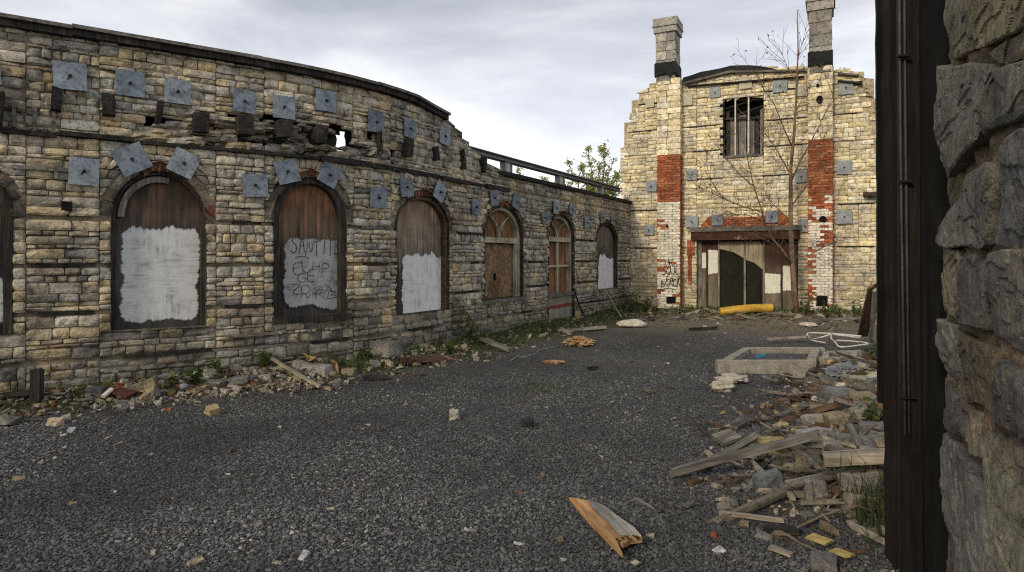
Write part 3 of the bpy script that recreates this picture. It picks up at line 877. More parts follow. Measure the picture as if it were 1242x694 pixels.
# thin battens nailed to the left part
for px, y0, y1 in ((17, 124, 154), (42, 131, 159), (65, 133, 161), (68, 200, 217)):
    u, v0 = LW.uv(px, y1, .03); _, v1 = LW.uv(px, y0, .03); mb = MB(); fbox(mb, LW, u-.02, u+.02, v0, v1, -.03, .035); mb.build('batten', M['greywood'], WALL_L)
u0, v0 = LW.uv(14, 203, .03); u1, v1 = LW.uv(88, 207, .03); mb = MB(); fbox(mb, LW, u0, u1, v1-.02, v1+.025, -.03, .04, n=3); mb.build('batten', M['greywood'], WALL_L)
u0, v0 = LW.uv(81, 250, .03); mb = MB(); fbox(mb, LW, u0-.055, u0+.055, v0-.06, v0+.06, -.06, .012); mb.build('vent_hole', M['void'], WALL_L)
u0, v0 = LW.uv(276, 407, .03); u1, v1 = LW.uv(336, 404, .03); mb = MB(); fbox(mb, LW, u0, u1, v1-.02, v1+.02, -.03, .05, n=2); mb.build('batten', M['greywood'], WALL_L)

# coping boards on the tall part
mb = MB(); mc = MB(); u = UA; ue = LW.u_of(541)
while u < ue-.05:
    w = min(ra.uniform(1.6, 2.6), ue-u); z = 4.50+ra.uniform(-.012, .02)-(.10 if u+w > ue-.3 else 0)*0
    n = 4
    for k in range(n):
        a, b = u+w*k/n, u+w*(k+1)/n
        dr = lambda q: -.13*sm(ue-1.1, ue, q)
        for bb, lo, hi, do in ((mb, 0, .075, .07), (mc, .08, .125, .12)):
            vs = [LW.P(a, z+lo+dr(a), do), LW.P(b, z+lo+dr(b), do), LW.P(b, z+lo+dr(b), -.66), LW.P(a, z+lo+dr(a), -.66),
                  LW.P(a, z+hi+dr(a), do), LW.P(b, z+hi+dr(b), do), LW.P(b, z+hi+dr(b), -.66), LW.P(a, z+hi+dr(a), -.66)]
            bb.add(vs, BOXF)
    u += w-.004
mb.build('coping_fascia', M['darktrim'], WALL_L); mc.build('coping_board', M['greywood'], WALL_L)
# flashing and the steel rail on the low part
mb = MB(); fbox(mb, LW, LW.u_of(607), UB-.02, 3.572, 3.66, -.66, .06, n=3); mb.build('parapet_flashing', M['tar'], WALL_L)
rail = MB(); ur0, ur1 = LW.uv(563, 178, -.25)[0], LW.uv(751, 230, -.25)[0]
for v0, v1, d0, d1 in ((3.945, 3.965, -.33, -.13), (3.965, 4.04, -.245, -.215), (4.04, 4.06, -.33, -.13)): fbox(rail, LW, ur0, ur1, v0, v1, d0, d1, n=3)
M['palepost'] = mat_mottle('pale_post', (.42, .42, .36), (.55, .54, .46), 4, .8)
RAIL = rail.build('steel_beam', M['steel'], WALL_L)
for px in (614, 679, 729):
    u, _ = LW.uv(px, 215, -.23); mb = MB(); fbox(mb, LW, u-.13, u+.13, 3.663, 3.942, -.27, -.19); mb.build('beam_post', M['palepost'], RAIL)
    for e in (.132, -.17): mb = MB(); fbox(mb, LW, u+e, u+e+.04, 3.663, 3.942, -.30, -.16); mb.build('beam_bracket', M['steel'], RAIL)

# anchor plates
for px, py, s in ((-20, 84, .36), (85, 92, .37), (158, 101, .36), (216, 111, .35), (297, 123, .34), (345, 130, .36), (396, 122, .35), (457, 148, .36), (498, 156, .36), (540, 165, .36)):
    plate(WALL_L, LW, px, py, s*.92, ra.uniform(-4, 4), .035, ra)
for px, py, s, rot in ((102, 208, .37, -2), (160, 193, .38, 28), (223, 198, .36, -24), (310, 225, .35, 3), (349, 208, .37, 16), (400, 212, .36, -24), (460, 240, .36, 0), (494, 227, .36, 6),
                       (534, 233, .36, -24), (578, 251, .34, 2), (600, 240, .36, 8), (627, 245, .36, -18), (661, 264, .33, 25), (675, 252, .34, 0), (694, 254, .34, -14),
                       (712, 270, .33, 0), (731, 264, .33, 8), (744, 267, .33, -12)):
    plate(WALL_L, LW, px, py, s*.92, rot, .065, ra)

# windows
def zr(o): return o.v0, o.top
M['b0'] = mat_board('dark_board', (.10, .055, .035), (.05, .035, .026), (.03, .026, .023), *zr(W0))
M['b1'] = mat_board('mouldy_plywood', (.15, .088, .054), (.075, .062, .051), (.062, .057, .05), *zr(W1), .7)
M['b2'] = mat_board('rusty_plank_board', (.29, .135, .065), (.18, .125, .082), (.06, .054, .046), *zr(W2), 1.3)
M['b3'] = mat_board('bleached_plywood', (.34, .235, .145), (.27, .215, .16), (.065, .057, .05), *zr(W3), 1.1)
M['b6'] = mat_board('plain_board', (.16, .13, .10), (.12, .105, .09), (.10, .09, .08), *zr(W6), 1)

def boarded(o, bm, frames, dep, patch=None, pm=None, nb=8, text=None, label=None, jag=(.1, .12)):
    f = MB()
    for (i0, i1, d0, d1) in frames[0]: arch_band(f, LW, o, i0, i1, d0, d1)
    win = f.build('boarded_window', frames[1], WALL_L)
    if label: win['label'] = label
    b = MB(); arch_sheet(b, LW, o, frames[0][-1][0]+.006, dep, .03); b.build('board', bm, win)
    if patch:
        p = MB(); (x0, y0, x1, y1) = patch
        u0, v1 = LW.uv(x0, y0, dep); u1, v0 = LW.uv(x1, y1, dep)
        brush_patch(p, LW.P, u0, u1, v0, v1, dep+.004, random.Random(nb*7), nb, *jag); p.build('paint_patch', pm, win)
    if text:
        for s, x, y, w, h, th in text:
            th *= .62
            t = MB(); ua, va = LW.uv(x, y+h, dep); ub, vb = LW.uv(x+w, y, dep)
            write(t, LW.P, s, ua, va, ub-ua, vb-va, th, dep+.012, ra)
            t.build('graffiti', M['ink'], win)
    return win
boarded(W0, M['b0'], ([(-.012, .09, -.04, -.2)], M['darktrim']), -.14, (-40, 330, 6, 400), M['white1'], 9)
w = boarded(W1, M['b1'], ([(-.012, .05, -.06, -.22)], M['darktrim']), -.14, (146, 268, 244, 389), M['white1'], 8,
        label='boarded arch with a large solid white paint patch', jag=(.12, .09))
mb = MB()    # pale curved trim left on the head of the arch
A, B = W1.outline(.075, 26), W1.outline(.15, 26); vs = []
for (u, v), (x, y) in list(zip(A, B))[1:17]: vs += [LW.P(u, v, -.06), LW.P(x, y, -.06), LW.P(x, y, -.115), LW.P(u, v, -.115)]
mb.add(vs, [(a*4+k, a*4+4+k, a*4+4+(k+1) % 4, a*4+(k+1) % 4) for a in range(len(vs)//4-1) for k in range(4)]); mb.build('arch_trim', M['trim'], w)
w = boarded(W2, M['b2'], ([(-.012, .09, -.03, -.25)], M['darktrim']), -.15, (342, 287, 417, 374), M['white2'], 7,
        text=[('SANTIIB', 352, 290, 61, 18, .016), ('_', 356, 308, 20, 6, .012), ('ELHP', 353, 318, 46, 14, .013), ('GE', 358, 329, 24, 14, .014), ('ZDSA', 350, 345, 55, 12, .013), ('~RB', 364, 352, 46, 12, .012)],
        label='boarded arch with streaked rusty top and grey patch of black graffiti', jag=(.06, .12))
mb = MB(); fbox(mb, LW, W2.u0-.03, W2.u1+.05, W2.v0-.03, W2.v0+.07, -.2, .05, n=3); mb.build('window_sill', M['darktrim'], w)
w = boarded(W3, M['b3'], ([(-.012, .07, -.05, -.25)], M['brownwood']), -.15, (486, 304, 543, 376), M['white3'], 7, label='boarded arch with bleached top and bright white lower half', jag=(.14, .03))
w = boarded(W6, M['b6'], ([(-.012, .08, -.03, -.2)], M['darktrim']), -.12, (725, 309, 749, 350), M['white3'], 4, label='small grey boarded arch at the far end of the wall', jag=(.14, .03))

def sash(o, ylines, label, panes_mat, ytr, ybot, split):
    dep = -.2; f = MB(); arch_band(f, LW, o, -.012, .085, -.1, -.28)
    win = f.build('arched_window', M['cream'], WALL_L); win['label'] = label
    um = (o.u0+o.u1)/2
    vt = LW.uv((0+split), ytr, dep)[1]; vb = LW.uv(split, ybot, dep)[1]
    t = MB(); fbox(t, LW, o.u0+.1, o.u1-.1, vt-.06, vt+.06, -.09, -.24); t.build('transom', M['cream'], win)
    s = MB(); fbox(s, LW, o.u0-.04, o.u1+.04, vb-.08, vb-.0, -.22, .03, n=2); s.build('window_sill', M['greywood'], win)
    p = MB(); arch_sheet(p, LW, o, .09, -.22, .02, v0=vb, v1=None); p.build('pane', panes_mat, win)
    # curved glazing bars of the head
    gb = MB()
    for sgn in (-1, 1):
        q = []
        for i in range(9):
            a = i/8*1.45
            q.append((um+sgn*(o.hw-.05)*(1-math.cos(a))*.95-sgn*0.0, vt+(o.top-vt-.08)*math.sin(a)))
        q = [(um+sgn*(.012+(o.hw-.16)*(1-math.cos(i/8*1.5))), vt+.05+(o.top-vt-.2)*math.sin(i/8*1.5)*.95) for i in range(9)]
        for (a, b), (c, d) in zip(q, q[1:]): gb.add([LW.P(x, y, z) for z in (-.2, -.14) for x, y in ((a-.022, b), (a+.022, b), (c+.022, d), (c-.022, d))], [(4, 5, 6, 7), (0, 4, 7, 3), (1, 2, 6, 5)])
    gb.build('glazing_bar', M['cream'], win)
    return win, um, vt, vb
w4, um, vt, vb = sash(W4, None, 'arched window with brown plywood and one hole burnt in it', M['ply'], 292, 361, 611)
mb = MB(); arch_sheet(mb, LW, W4, .13, -.19, .02, v0=vb+.02, v1=vt-.1); mb.build('plywood_sheet', M['plybrown'], w4)
mb = MB(); fbox(mb, LW, W4.u1-.2, W4.u1-.12, vb, vt-.06, -.1, -.18); mb.build('window_stile', M['cream'], w4)
mb = MB(); u, v = LW.uv(600, 336, -.19); mb.add([LW.P(u+.09*math.cos(a)*ra.uniform(.7, 1.1), v+.1*math.sin(a)*ra.uniform(.7, 1.2), -.186) for a in [i*.524 for i in range(12)]], [tuple(range(12))]); mb.build('burn_mark', M['void'], w4)
w5, um, vt, vb = sash(W5, None, 'arched window with four orange plywood panes above a grey panel', M['ply'], 291, 354, 681)
mb = MB(); fbox(mb, LW, um-.03, um+.03, vb, vt-.06, -.13, -.19); fbox(mb, LW, W5.u0+.1, um-.03, (vt+vb)/2-.03, (vt+vb)/2+.03, -.135, -.185); fbox(mb, LW, um+.03, W5.u1-.1, (vt+vb)/2-.03, (vt+vb)/2+.03, -.135, -.185)
mb.build('glazing_bar', M['cream'], w5)
mb = MB(); fbox(mb, LW, W5.u0+.02, W5.u1-.02, W5.v0-.3, vb-.085, -.08, -.14); mb.build('lower_panel', M['concrete'], w5)
mb = MB(); u, v = LW.uv(680, 371, -.08); fbox(mb, LW, W5.u0+.03, W5.u1-.03, v-.045, v+.045, -.079, -.07); mb.build('red_band', mat_mottle('faded_red_paint', (.16, .035, .022), (.26, .07, .045), 8), w5)
# rubble-filled recess under the window with the hole
# ------------------------------------------------------------------ gable wall at the far end
WALL_G = empty('gable_wall', (0, 0, 0), 'tall pale yellow stone gable wall with two chimneys and a boarded doorway', 'wall')
rq = random.Random(33)
def prof(fr, pts):
    t = [(fr.uv(x, y)) for x, y in pts]
    def f(u):
        if u <= t[0][0]: return t[0][1]
        for (a, b), (c, d) in zip(t, t[1:]):
            if u <= c: return b+(d-b)*(u-a)/(c-a)+.07*noise.noise(Vector((u*4, 1, 7)))
        return t[-1][1]
    return f
topG = prof(GW, [(751, 186), (756, 160), (764, 134), (771, 113), (782, 104), (797, 97), (828, 97), (860, 89), (900, 83), (945, 80), (980, 80), (1015, 80), (1038, 82), (1045, 94), (1052, 108), (1058, 122), (1063, 142), (1068, 175), (1080, 235), (1100, 290)])
GA, GB = GW.u_of(752), GW.u_of(1098)
def rectop(x0, x1, yt, yb):
    u0, u1 = GW.u_of(x0), GW.u_of(x1); v1 = GW.uv((x0+x1)/2, yt)[1]; v0 = GW.uv((x0+x1)/2, yb)[1]
    return Opening(u0, u1, v0, v1, v1+.001, 0)
GD, GWN = rectop(845, 968, 287, 384), rectop(877, 926, 118, 190)
YEL, YEL2, PGR, PWH, PDK = (.81, .71, .47), (.77, .66, .41), (.70, .64, .49), (.83, .76, .58), (.60, .53, .38)
def palG(u, v):
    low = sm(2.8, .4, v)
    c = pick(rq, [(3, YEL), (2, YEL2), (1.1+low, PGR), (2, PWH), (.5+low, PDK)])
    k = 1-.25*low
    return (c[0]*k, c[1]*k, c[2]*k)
gb = MB()
LG = [-.3, .8, 2.1, 3.35, 4.3, 5.2, 6.0, 6.9, 8.5]
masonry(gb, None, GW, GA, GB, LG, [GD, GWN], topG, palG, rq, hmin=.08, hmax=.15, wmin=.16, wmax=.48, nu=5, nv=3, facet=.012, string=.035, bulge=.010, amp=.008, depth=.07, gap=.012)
gb.build('stonework', M['pale_stone'], WALL_G)
cb = MB(); core_wall(cb, GW, GA+.14, GB, -.3, 8.5, [GD, GWN], -.035, -.6, lambda u, v: (.46, .39, .26), lambda u: topG(u-.12)-.12, step_v=.12)
for o in (GD, GWN): reveal(cb, GW, o, .0, -.5, (.30, .25, .16))
cb.build('mortar_core', M['pale_stone'], WALL_G)
for lv, segs in ((3.35, ((760, 800), (1017, 1060))), (6.0, ((765, 790), (833, 870), (930, 978), (1016, 1040))), (6.9, ((775, 797), (930, 978), (1016, 1046))), (2.1, ((770, 797), (1016, 1060))), (4.3, ((833, 875), (925, 975))), (5.2, ((930, 975), (840, 872)))):
    for a, b in segs:
        mb = MB(); fbox(mb, GW, GW.u_of(a), GW.u_of(b), lv-.035, lv, -.08, .012, n=2); mb.build('bond_timber', M['darkwood'], WALL_G)

def courses(mb, P, s0, s1, v0, v1, hrow, wst, pal, r, gap, bulge, amp, depth=.05, d=0.0, bond=False, nu=3, nv=3):
    v = v0; row = 0
    n = max(1, round((v1-v0)/hrow)); h = (v1-v0)/n
    for row in range(n):
        a = v0+h*row; b = a+h
        m = max(1, round((s1-s0)/wst)); w = (s1-s0)/m
        xs = [s0+w*i for i in range(m+1)]
        if bond and row % 2: xs = [s0]+[s0+w*(i+.5) for i in range(m)]+[s1]
        elif not bond and m > 1: xs = [s0]+[x+r.uniform(-.2, .2)*w for x in xs[1:-1]]+[s1]
        for p, q in zip(xs, xs[1:]):
            if q-p < .03: continue
            stone(mb, P, [(p+gap/2, a+gap/2), (q-gap/2, a+gap/2), (q-gap/2, b-gap/2), (p+gap/2, b-gap/2)], d+r.uniform(-.004, .004), depth, pal((p+q)/2, (a+b)/2), r, nu, nv, bulge, amp, .003)

RB1, RB2, RB3 = (.42, .135, .06), (.33, .095, .045), (.48, .19, .09)
def palR(u, v): return pick(rq, [(3, RB1), (2, RB2), (1.5, RB3)])
def pilaster(x0, x1, ytop, yb1, yb0, ybase, dep, graf=None, hole=None, red=.38):
    u0 = GW.uv(x0, 250, dep)[0]; u1 = GW.uv(x1, 250, dep)[0]
    z = lambda y: GW.uv((x0+x1)/2, y, dep)[1]
    core = MB(); fbox(core, GW, u0+.02, u1-.02, -.3, z(ytop), -.1, dep-.03, (.30, .255, .18))
    pil = core.build('chimney_breast', M['pale_stone'], WALL_G)
    faces = [(lambda s, v, d: GW.P(s, v, dep+d), u0, u1), (lambda s, v, d: GW.P(u1+d, v, s), dep, 0.0), (lambda s, v, d: GW.P(u0-d, v, s), 0.0, dep)]
    st, br, wh = MB(), MB(), MB()
    def palW(u, v):
        f = noise.noise(Vector((u*2.2, v*1.6, x0)))
        if f+.42*sm(1.9, 3.8, v)*(red < .4) > red+.12+rq.uniform(-.55, .25): return palR(u, v)
        k = rq.uniform(.88, 1.05); return (.80*k, .75*k, .62*k)
    for P, a, b in faces:
        lo, hi = min(a, b), max(a, b)
        Q = P if a < b else (lambda s, v, d, P=P, t=a+b: P(t-s, v, d))
        courses(st, Q, lo, hi, z(yb1), z(ytop), .19, .34, lambda u, v: (lambda c: c)(palG(u, v)), rq, .012, .012, .008)
        side = abs(b-a) < .5
        if side:
            courses(br, Q, lo, hi, z(ybase), z(yb1), .08, .2, palR, rq, .009, .004, .003, bond=True)
        else:
            courses(br, Q, lo, hi, z(yb0), z(yb1), .08, .22, palR, rq, .009, .004, .003, bond=True)
            courses(wh, Q, lo, hi, z(ybase), z(yb0), .08, .22, palW, rq, .005, .002, .002, bond=True, depth=.006)
    st.build('stone_facing', M['pale_stone'], pil); br.build('brick_facing', M['brick'], pil)
    wp = wh.build('painted_brickwork', M['paintbrick'], pil)
    if hole:
        for (hx, hy, w, h, rnd_) in hole:
            uh, vh = GW.uv(hx, hy, dep); mb = MB()
            if rnd_: mb.add([GW.P(uh+w*math.cos(i*.5236), vh+h*math.sin(i*.5236), dep+.02) for i in range(12)], [tuple(range(12))])
            else: fbox(mb, GW, uh-w, uh+w, vh-h, vh+h, dep-.1, dep+.018)
            mb.build('flue_hole', M['void'], pil)
    if graf:
        for s, x, y, w, h, th in graf:
            t = MB(); ua, va = GW.uv(x, y+h, dep); ub, vb = GW.uv(x+w, y, dep)
            write(t, GW.P, s, ua, va, ub-ua, vb-va, th, dep+.018, rq)
            t.build('graffiti', M['ink'], pil)
    return pil
P1 = pilaster(797, 825, 95, 188, 245, 378, .34, red=.52, graf=[('NF', 806, 313, 10, 8, .018), ('SOUL', 802, 323, 22, 11, .022), ('BERCK', 802, 337, 23, 10, .022), ('_', 806, 348, 18, 4, .016)], hole=[(814, 364, .15, .11, 0), (809, 274, .05, .045, 1)])
P2 = pilaster(980, 1010, 80, 169, 237, 378, .34, hole=[(997, 365, .15, .15, 0), (998, 266, .10, .10, 1), (994, 121, .09, .12, 1), (992, 104, .05, .05, 1)])

def chimney(par, x0, x1, yb, yt, ycap, d0, d1):
    u0 = GW.uv(x0, 60, d1)[0]; u1 = GW.uv(x1, 60, d1)[0]; xm = (x0+x1)/2
    z = lambda y: GW.uv(xm, y, d1)[1]
    core = MB(); fbox(core, GW, u0+.02, u1-.02, z(yb)-.4, z(yt), d0+.02, d1-.02, (.25, .235, .20)); ch = core.build('chimney', M['chimney'], WALL_G)
    st = MB(); pc = lambda u, v: pick(rq, [(3, (.46, .44, .38)), (2, (.40, .375, .325)), (1, (.52, .49, .41))])
    fc = [(lambda s, v, d: GW.P(s, v, d1+d), u0, u1), (lambda s, v, d: GW.P(u1+d, v, d1-s), 0, d1-d0), (lambda s, v, d: GW.P(u0-d, v, d0+s), 0, d1-d0), (lambda s, v, d: GW.P(u1-s, v, d0-d), 0, u1-u0)]
    for P, a, b in fc: courses(st, P, a, b, z(yb), z(yt), .34, .42, pc, rq, .012, .006, .005)
    st.build('ashlar_block', M['chimney'], ch)
    cp = MB(); zt = z(yt); zc = z(ycap)
    for lo, hi, e in ((0, .42, .05), (.42, .52, .09), (.52, 1, .07)):
        fbox(cp, GW, u0-e, u1+e, zt+(zc-zt)*lo, zt+(zc-zt)*hi-.002, d0-e, d1+e, (.44, .42, .37))
    cp.build('chimney_cap', M['chimney'], ch)
    tb = MB(); n = 16
    per = [(u0-.03, d1+.03), (u1+.03, d1+.03), (u1+.03, d0-.03), (u0-.03, d0-.03), (u0-.03, d1+.03)]
    vs = []
    for (a, b), (c, d) in zip(per, per[1:]):
        for i in range(8):
            f = i/8; uu, dd = a+(c-a)*f, b+(d-b)*f
            k = noise.noise(Vector((uu*5, dd*5, x0)))
            vs += [GW.P(uu, z(yb)-.16+.2*k, dd), GW.P(uu, z(yb)+.20+.08*noise.noise(Vector((uu*9, dd*9, 2))), dd), GW.P((uu-(u0+u1)/2)*.9+(u0+u1)/2, z(yb)+.24, (dd-(d0+d1)/2)*.9+(d0+d1)/2), GW.P((uu-(u0+u1)/2)*.9+(u0+u1)/2, z(yb)-.2, (dd-(d0+d1)/2)*.9+(d0+d1)/2)]
    m = len(vs)//4
    tb.add(vs, [(i*4+k, ((i+1) % m)*4+k, ((i+1) % m)*4+(k+1) % 4, i*4+(k+1) % 4) for i in range(m) for k in range(4)])
    tb.build('tar_collar', M['tar'], ch)
    return ch
chimney(P1, 795, 819, 84, 39, 22, -.42, .36)
chimney(P2, 981, 1009, 71, 12, -14, -.42, .36)

# what is left of the roof edge
mb = MB(); xs = [828, 838, 850, 862, 874, 886, 898, 910, 922, 934, 942]
tp = [94, 90, 87, 85, 83, 80, 79, 79, 80, 82, 84]; bt = [101, 98, 95, 92, 89, 88, 87, 86, 86, 87, 86]
vs = []
for x, a, b in zip(xs, tp, bt):
    u, va = GW.uv(x, a, .06); _, vb = GW.uv(x, b, .06); k = .05*noise.noise(Vector((x*.2, 0, 0)))
    vs += [GW.P(u, vb, .06+k), GW.P(u, va+k, .05), GW.P(u, va+.02, -.5), GW.P(u, vb, -.5)]
mb.add(vs, [(i*4+k, i*4+4+k, i*4+4+(k+1) % 4, i*4+(k+1) % 4) for i in range(len(xs)-1) for k in range(4)]+[(0, 1, 2, 3)]); mb.build('tar_roofing', M['tar'], WALL_G)
for (x0, y0, x1, y1, h, mt) in ((829, 100, 888, 85, .07, 'greywood'), (888, 86, 977, 84, .06, 'greywood'), (833, 104, 975, 92, .035, 'darkwood'), (1016, 88, 1042, 90, .05, 'greywood'), (1016, 97, 1046, 100, .05, 'darkwood')):
    u0, v0 = GW.uv(x0, y0, .1); u1, v1 = GW.uv(x1, y1, .1); mb = MB()
    mb.add([GW.P(u0, v0-h, .13), GW.P(u1, v1-h, .13), GW.P(u1, v1-h, -.1), GW.P(u0, v0-h, -.1), GW.P(u0, v0, .13), GW.P(u1, v1, .13), GW.P(u1, v1, -.1), GW.P(u0, v0, -.1)], BOXF)
    mb.build('roof_batten', M[mt], WALL_G)

M['plate_pale'] = mat_mottle('pale_steel', (.20, .23, .245), (.33, .355, .36), 5, .6, .2, c3=(.40, .40, .37))
M['plate_wood'] = mat_mottle('pale_wood_panel', (.46, .42, .31), (.58, .53, .40), 5, .85)
for px, py, s, mt, bl in ((904, 100, .40, 'plate_wood', 1), (867, 112, .34, 'plate_pale', 1), (946, 104, .42, 'plate_pale', 1), (833, 121, .38, 'plate_wood', 0), (788, 125, .30, 'plate_wood', 0), (1026, 106, .42, 'plate_pale', 1), (972, 110, .34, 'plate_wood', 0),
                          (839, 212, .36, 'plate_pale', 1), (1024, 203, .42, 'plate_pale', 1), (972, 214, .38, 'plate_pale', 1), (790, 226, .36, 'plate_pale', 1), (787, 279, .36, 'plate_pale', 1),
                          (839, 269, .40, 'plate_pale', 1), (870, 267, .36, 'plate', 1), (936, 263, .38, 'plate', 1), (976, 274, .38, 'plate_pale', 1), (1024, 263, .42, 'plate_pale', 1)):
    plate(WALL_G, GW, px, py, s*.95, rq.uniform(-3, 3), .06 if py < 255 or py > 275 else .10, rq, M[mt], bool(bl))

# upper window with its leftover bars
vb = MB(); fbox(vb, GW, GWN.u0, GWN.u1, GWN.v0, GWN.vs, -.48, -.44); wn = vb.build('barred_window', M['void'], WALL_G)
def gpx(x, y, d): return GW.uv(x, y, d)
for x0, x1, y0, y1, d, mt in ((886, 895, 143, 189, -.2, 'trim'), (896, 905, 140, 189, -.21, 'trim'), (906, 915, 145, 189, -.2, 'trim'), (916, 921, 141, 189, -.22, 'darktrim'), (881, 885, 135, 189, -.19, 'darktrim')):
    u0, v1 = gpx(x0, y0, d); u1, v0 = gpx(x1, y1, d); mb = MB(); fbox(mb, GW, u0, u1, v0, v1, d-.03, d); mb.build('board', M[mt], wn)
for x0, x1, y0, y1, d, mt in ((891, 892.6, 117, 190, -.03, 'whitepipe'), (907, 908.8, 117, 190, -.03, 'whitepipe'), (922, 925, 133, 190, -.06, 'trim')):
    u0, v1 = gpx(x0, y0, d); u1, v0 = gpx(x1, y1, d); mb = MB(); fbox(mb, GW, u0, u1, v0, v1, d-.04, d); mb.build('window_bar', M[mt], wn)
for x0, y0, x1, y1, h, d, mt in ((878, 143, 924, 141, .07, -.1, 'darktrim'), (880, 131, 912, 121, .05, -.15, 'darkwood'), (893, 139, 926, 127, .05, -.16, 'darkwood'), (877, 119, 926, 118, .09, -.12, 'darkwood')):
    u0, v0 = gpx(x0, y0, d); u1, v1 = gpx(x1, y1, d); mb = MB()
    mb.add([GW.P(u0, v0-h, d), GW.P(u1, v1-h, d), GW.P(u1, v1-h, d-.06), GW.P(u0, v0-h, d-.06), GW.P(u0, v0, d), GW.P(u1, v1, d), GW.P(u1, v1, d-.06), GW.P(u0, v0, d-.06)], BOXF); mb.build('cross_rail', M[mt], wn)
u0, v0 = gpx(878, 191, .02); u1, _ = gpx(925, 191, .02); mb = MB(); fbox(mb, GW, u0, u1, v0-.03, v0+.04, -.3, .04); mb.build('window_sill', M['trim'], wn)
for y in (128, 141, 156, 166, 176, 187):                    # toothed slots where the casing was keyed in
    u0, v0 = gpx(873, y, .02); u1, _ = gpx(879, y, .02); mb = MB(); fbox(mb, GW, u0, u1, v0-.035, v0+.035, -.05, .022); mb.build('slot', M['void'], wn)

# boarded shop doorway
db_ = MB(); fbox(db_, GW, GD.u0, GD.u1, -.2, GD.vs, -.50, -.46); dr = db_.build('boarded_doorway', M['void'], WALL_G); dr['label'] = 'wide boarded doorway under a rusty lintel'
def dq(mb, x0, x1, y0, y1, d, th=.03):
    u0, v1 = gpx(x0, y0, d); u1, v0 = gpx(x1, y1, d); fbox(mb, GW, u0, u1, v0, v1, d-th, d)
for x0, x1, mt in ((845, 851, 'trim'), (856.5, 858.5, 'darktrim'), (870.8, 872.6, 'trim'), (891.5, 893.5, 'trim'), (902, 904.4, 'trim'), (925, 927.4, 'trim'), (947, 949, 'darktrim'), (964, 968, 'darktrim')):
    if x0 == 891.5: continue
    mb = MB(); dq(mb, x0, x1, 290, 380, -.16, .07); mb.build('mullion', M[mt], dr)
mb = MB(); dq(mb, 845, 968, 289, 292.5, -.17, .07); mb.build('head_rail', M['darktrim'], dr)
mb = MB(); dq(mb, 845, 968, 375, 379, -.15, .08); mb.build('bottom_rail', M['trim'], dr)
for x0, x1 in ((851, 857), (858, 871), (927, 947.5), (948.5, 965)):
    mb = MB(); dq(mb, x0, x1, 291, 377, -.2); mb.build('door_panel', M['doorwood'], dr)
for x0, x1 in ((872, 902), (904, 925)):
    mb = MB(); dq(mb, x0, x1, 291, 375, -.24, .012); mb.build('glass_pane', M['glassdark'], dr)
for pts in (((872.5, 292), (902, 292), (902, 313), (890, 306), (873, 302)), ((904.3, 292), (921, 292), (925, 298), (925, 327), (915, 319), (904.3, 315))):
    mb = MB(); q = [GW.P(*gpx(x, y, -.2), -.2) for x, y in pts]+[GW.P(*gpx(x, y, -.2), -.215) for x, y in pts]; n = len(pts)
    mb.add(q, [tuple(range(n)), tuple(range(2*n-1, n-1, -1))]+[(i, (i+1) % n, n+(i+1) % n, n+i) for i in range(n)]); mb.build('plywood_scrap', M['doorpale'], dr)
for x0, x1, y0, y1 in ((858.8, 870.6, 303, 333), (851.5, 856.3, 306, 327), (927.8, 946.8, 331, 356), (949.3, 963.5, 322, 353)):
    u0, v1 = gpx(x0, y0, -.2); u1, v0 = gpx(x1, y1, -.2); mb = MB(); brush_patch(mb, GW.P, u0-.02, u1+.02, v0, v1, -.195, rq, 4, .03, .05); mb.build('paint_patch', M['doorwhite'], dr)
mb = MB(); dq(mb, 838, 970, 279, 290, .13, .3); mb.build('lintel', M['rust'], dr)
mb = MB(); dq(mb, 836, 972, 275.5, 279, .18, .34); mb.build('lintel_flange', M['greywood'], dr)
# brick relieving arch
ab = MB()
ua, va = gpx(868, 277, .05); ub, vb2 = gpx(940, 262, .05); va += 0.0
courses(ab, lambda s, v, d: GW.P(s, v, d+.05), ua, ub, va-.02, vb2, .08, .2, palR, rq, .009, .004, .004, bond=True)
for cx, cy, r0, r1, a0, a1 in ((873, 284, 11, 25, 100, 172), (935, 280, 11, 25, 82, 10)):
    n = 9; s = .0258
    uc, vc = gpx(cx, cy, .06)
    for i in range(n):
        t0, t1 = R(a0+(a1-a0)*i/n), R(a0+(a1-a0)*(i+.88)/n)
        if a1 < a0: t0, t1 = t1, t0
        q = [(uc+r*s*math.cos(t), vc+r*s*math.sin(t)) for r, t in ((r0, t1), (r0, t0), (r1, t0), (r1, t1))]
        stone(ab, GW.P, q, .065, .08, pick(rq, [(2, (.46, .17, .06)), (1, (.36, .11, .05))]), rq, 3, 3, .004, .004, .003)
ab.build('brick_arch', M['brick'], WALL_G)
# red brick showing beside the left chimney breast
qb = MB()
for x0, x1, y0, y1 in ((833, 843, 291, 310), (834, 839, 310, 345)):
    u0, v1 = gpx(x0, y0, .02); u1, v0 = gpx(x1, y1, .02); courses(qb, lambda s, v, d: GW.P(s, v, d+.03), u0, u1, v0, v1, .08, .2, palR, rq, .009, .004, .004, bond=True)
qb.build('brick_patch', M['brick'], WALL_G)
# projecting timber on the right edge
u0, v0 = gpx(1047, 236, .2); mb = MB(); fbox(mb, GW, u0, u0+.5, v0-.05, v0+.06, -.1, .25); mb.build('timber_stub', M['brownwood'], WALL_G)
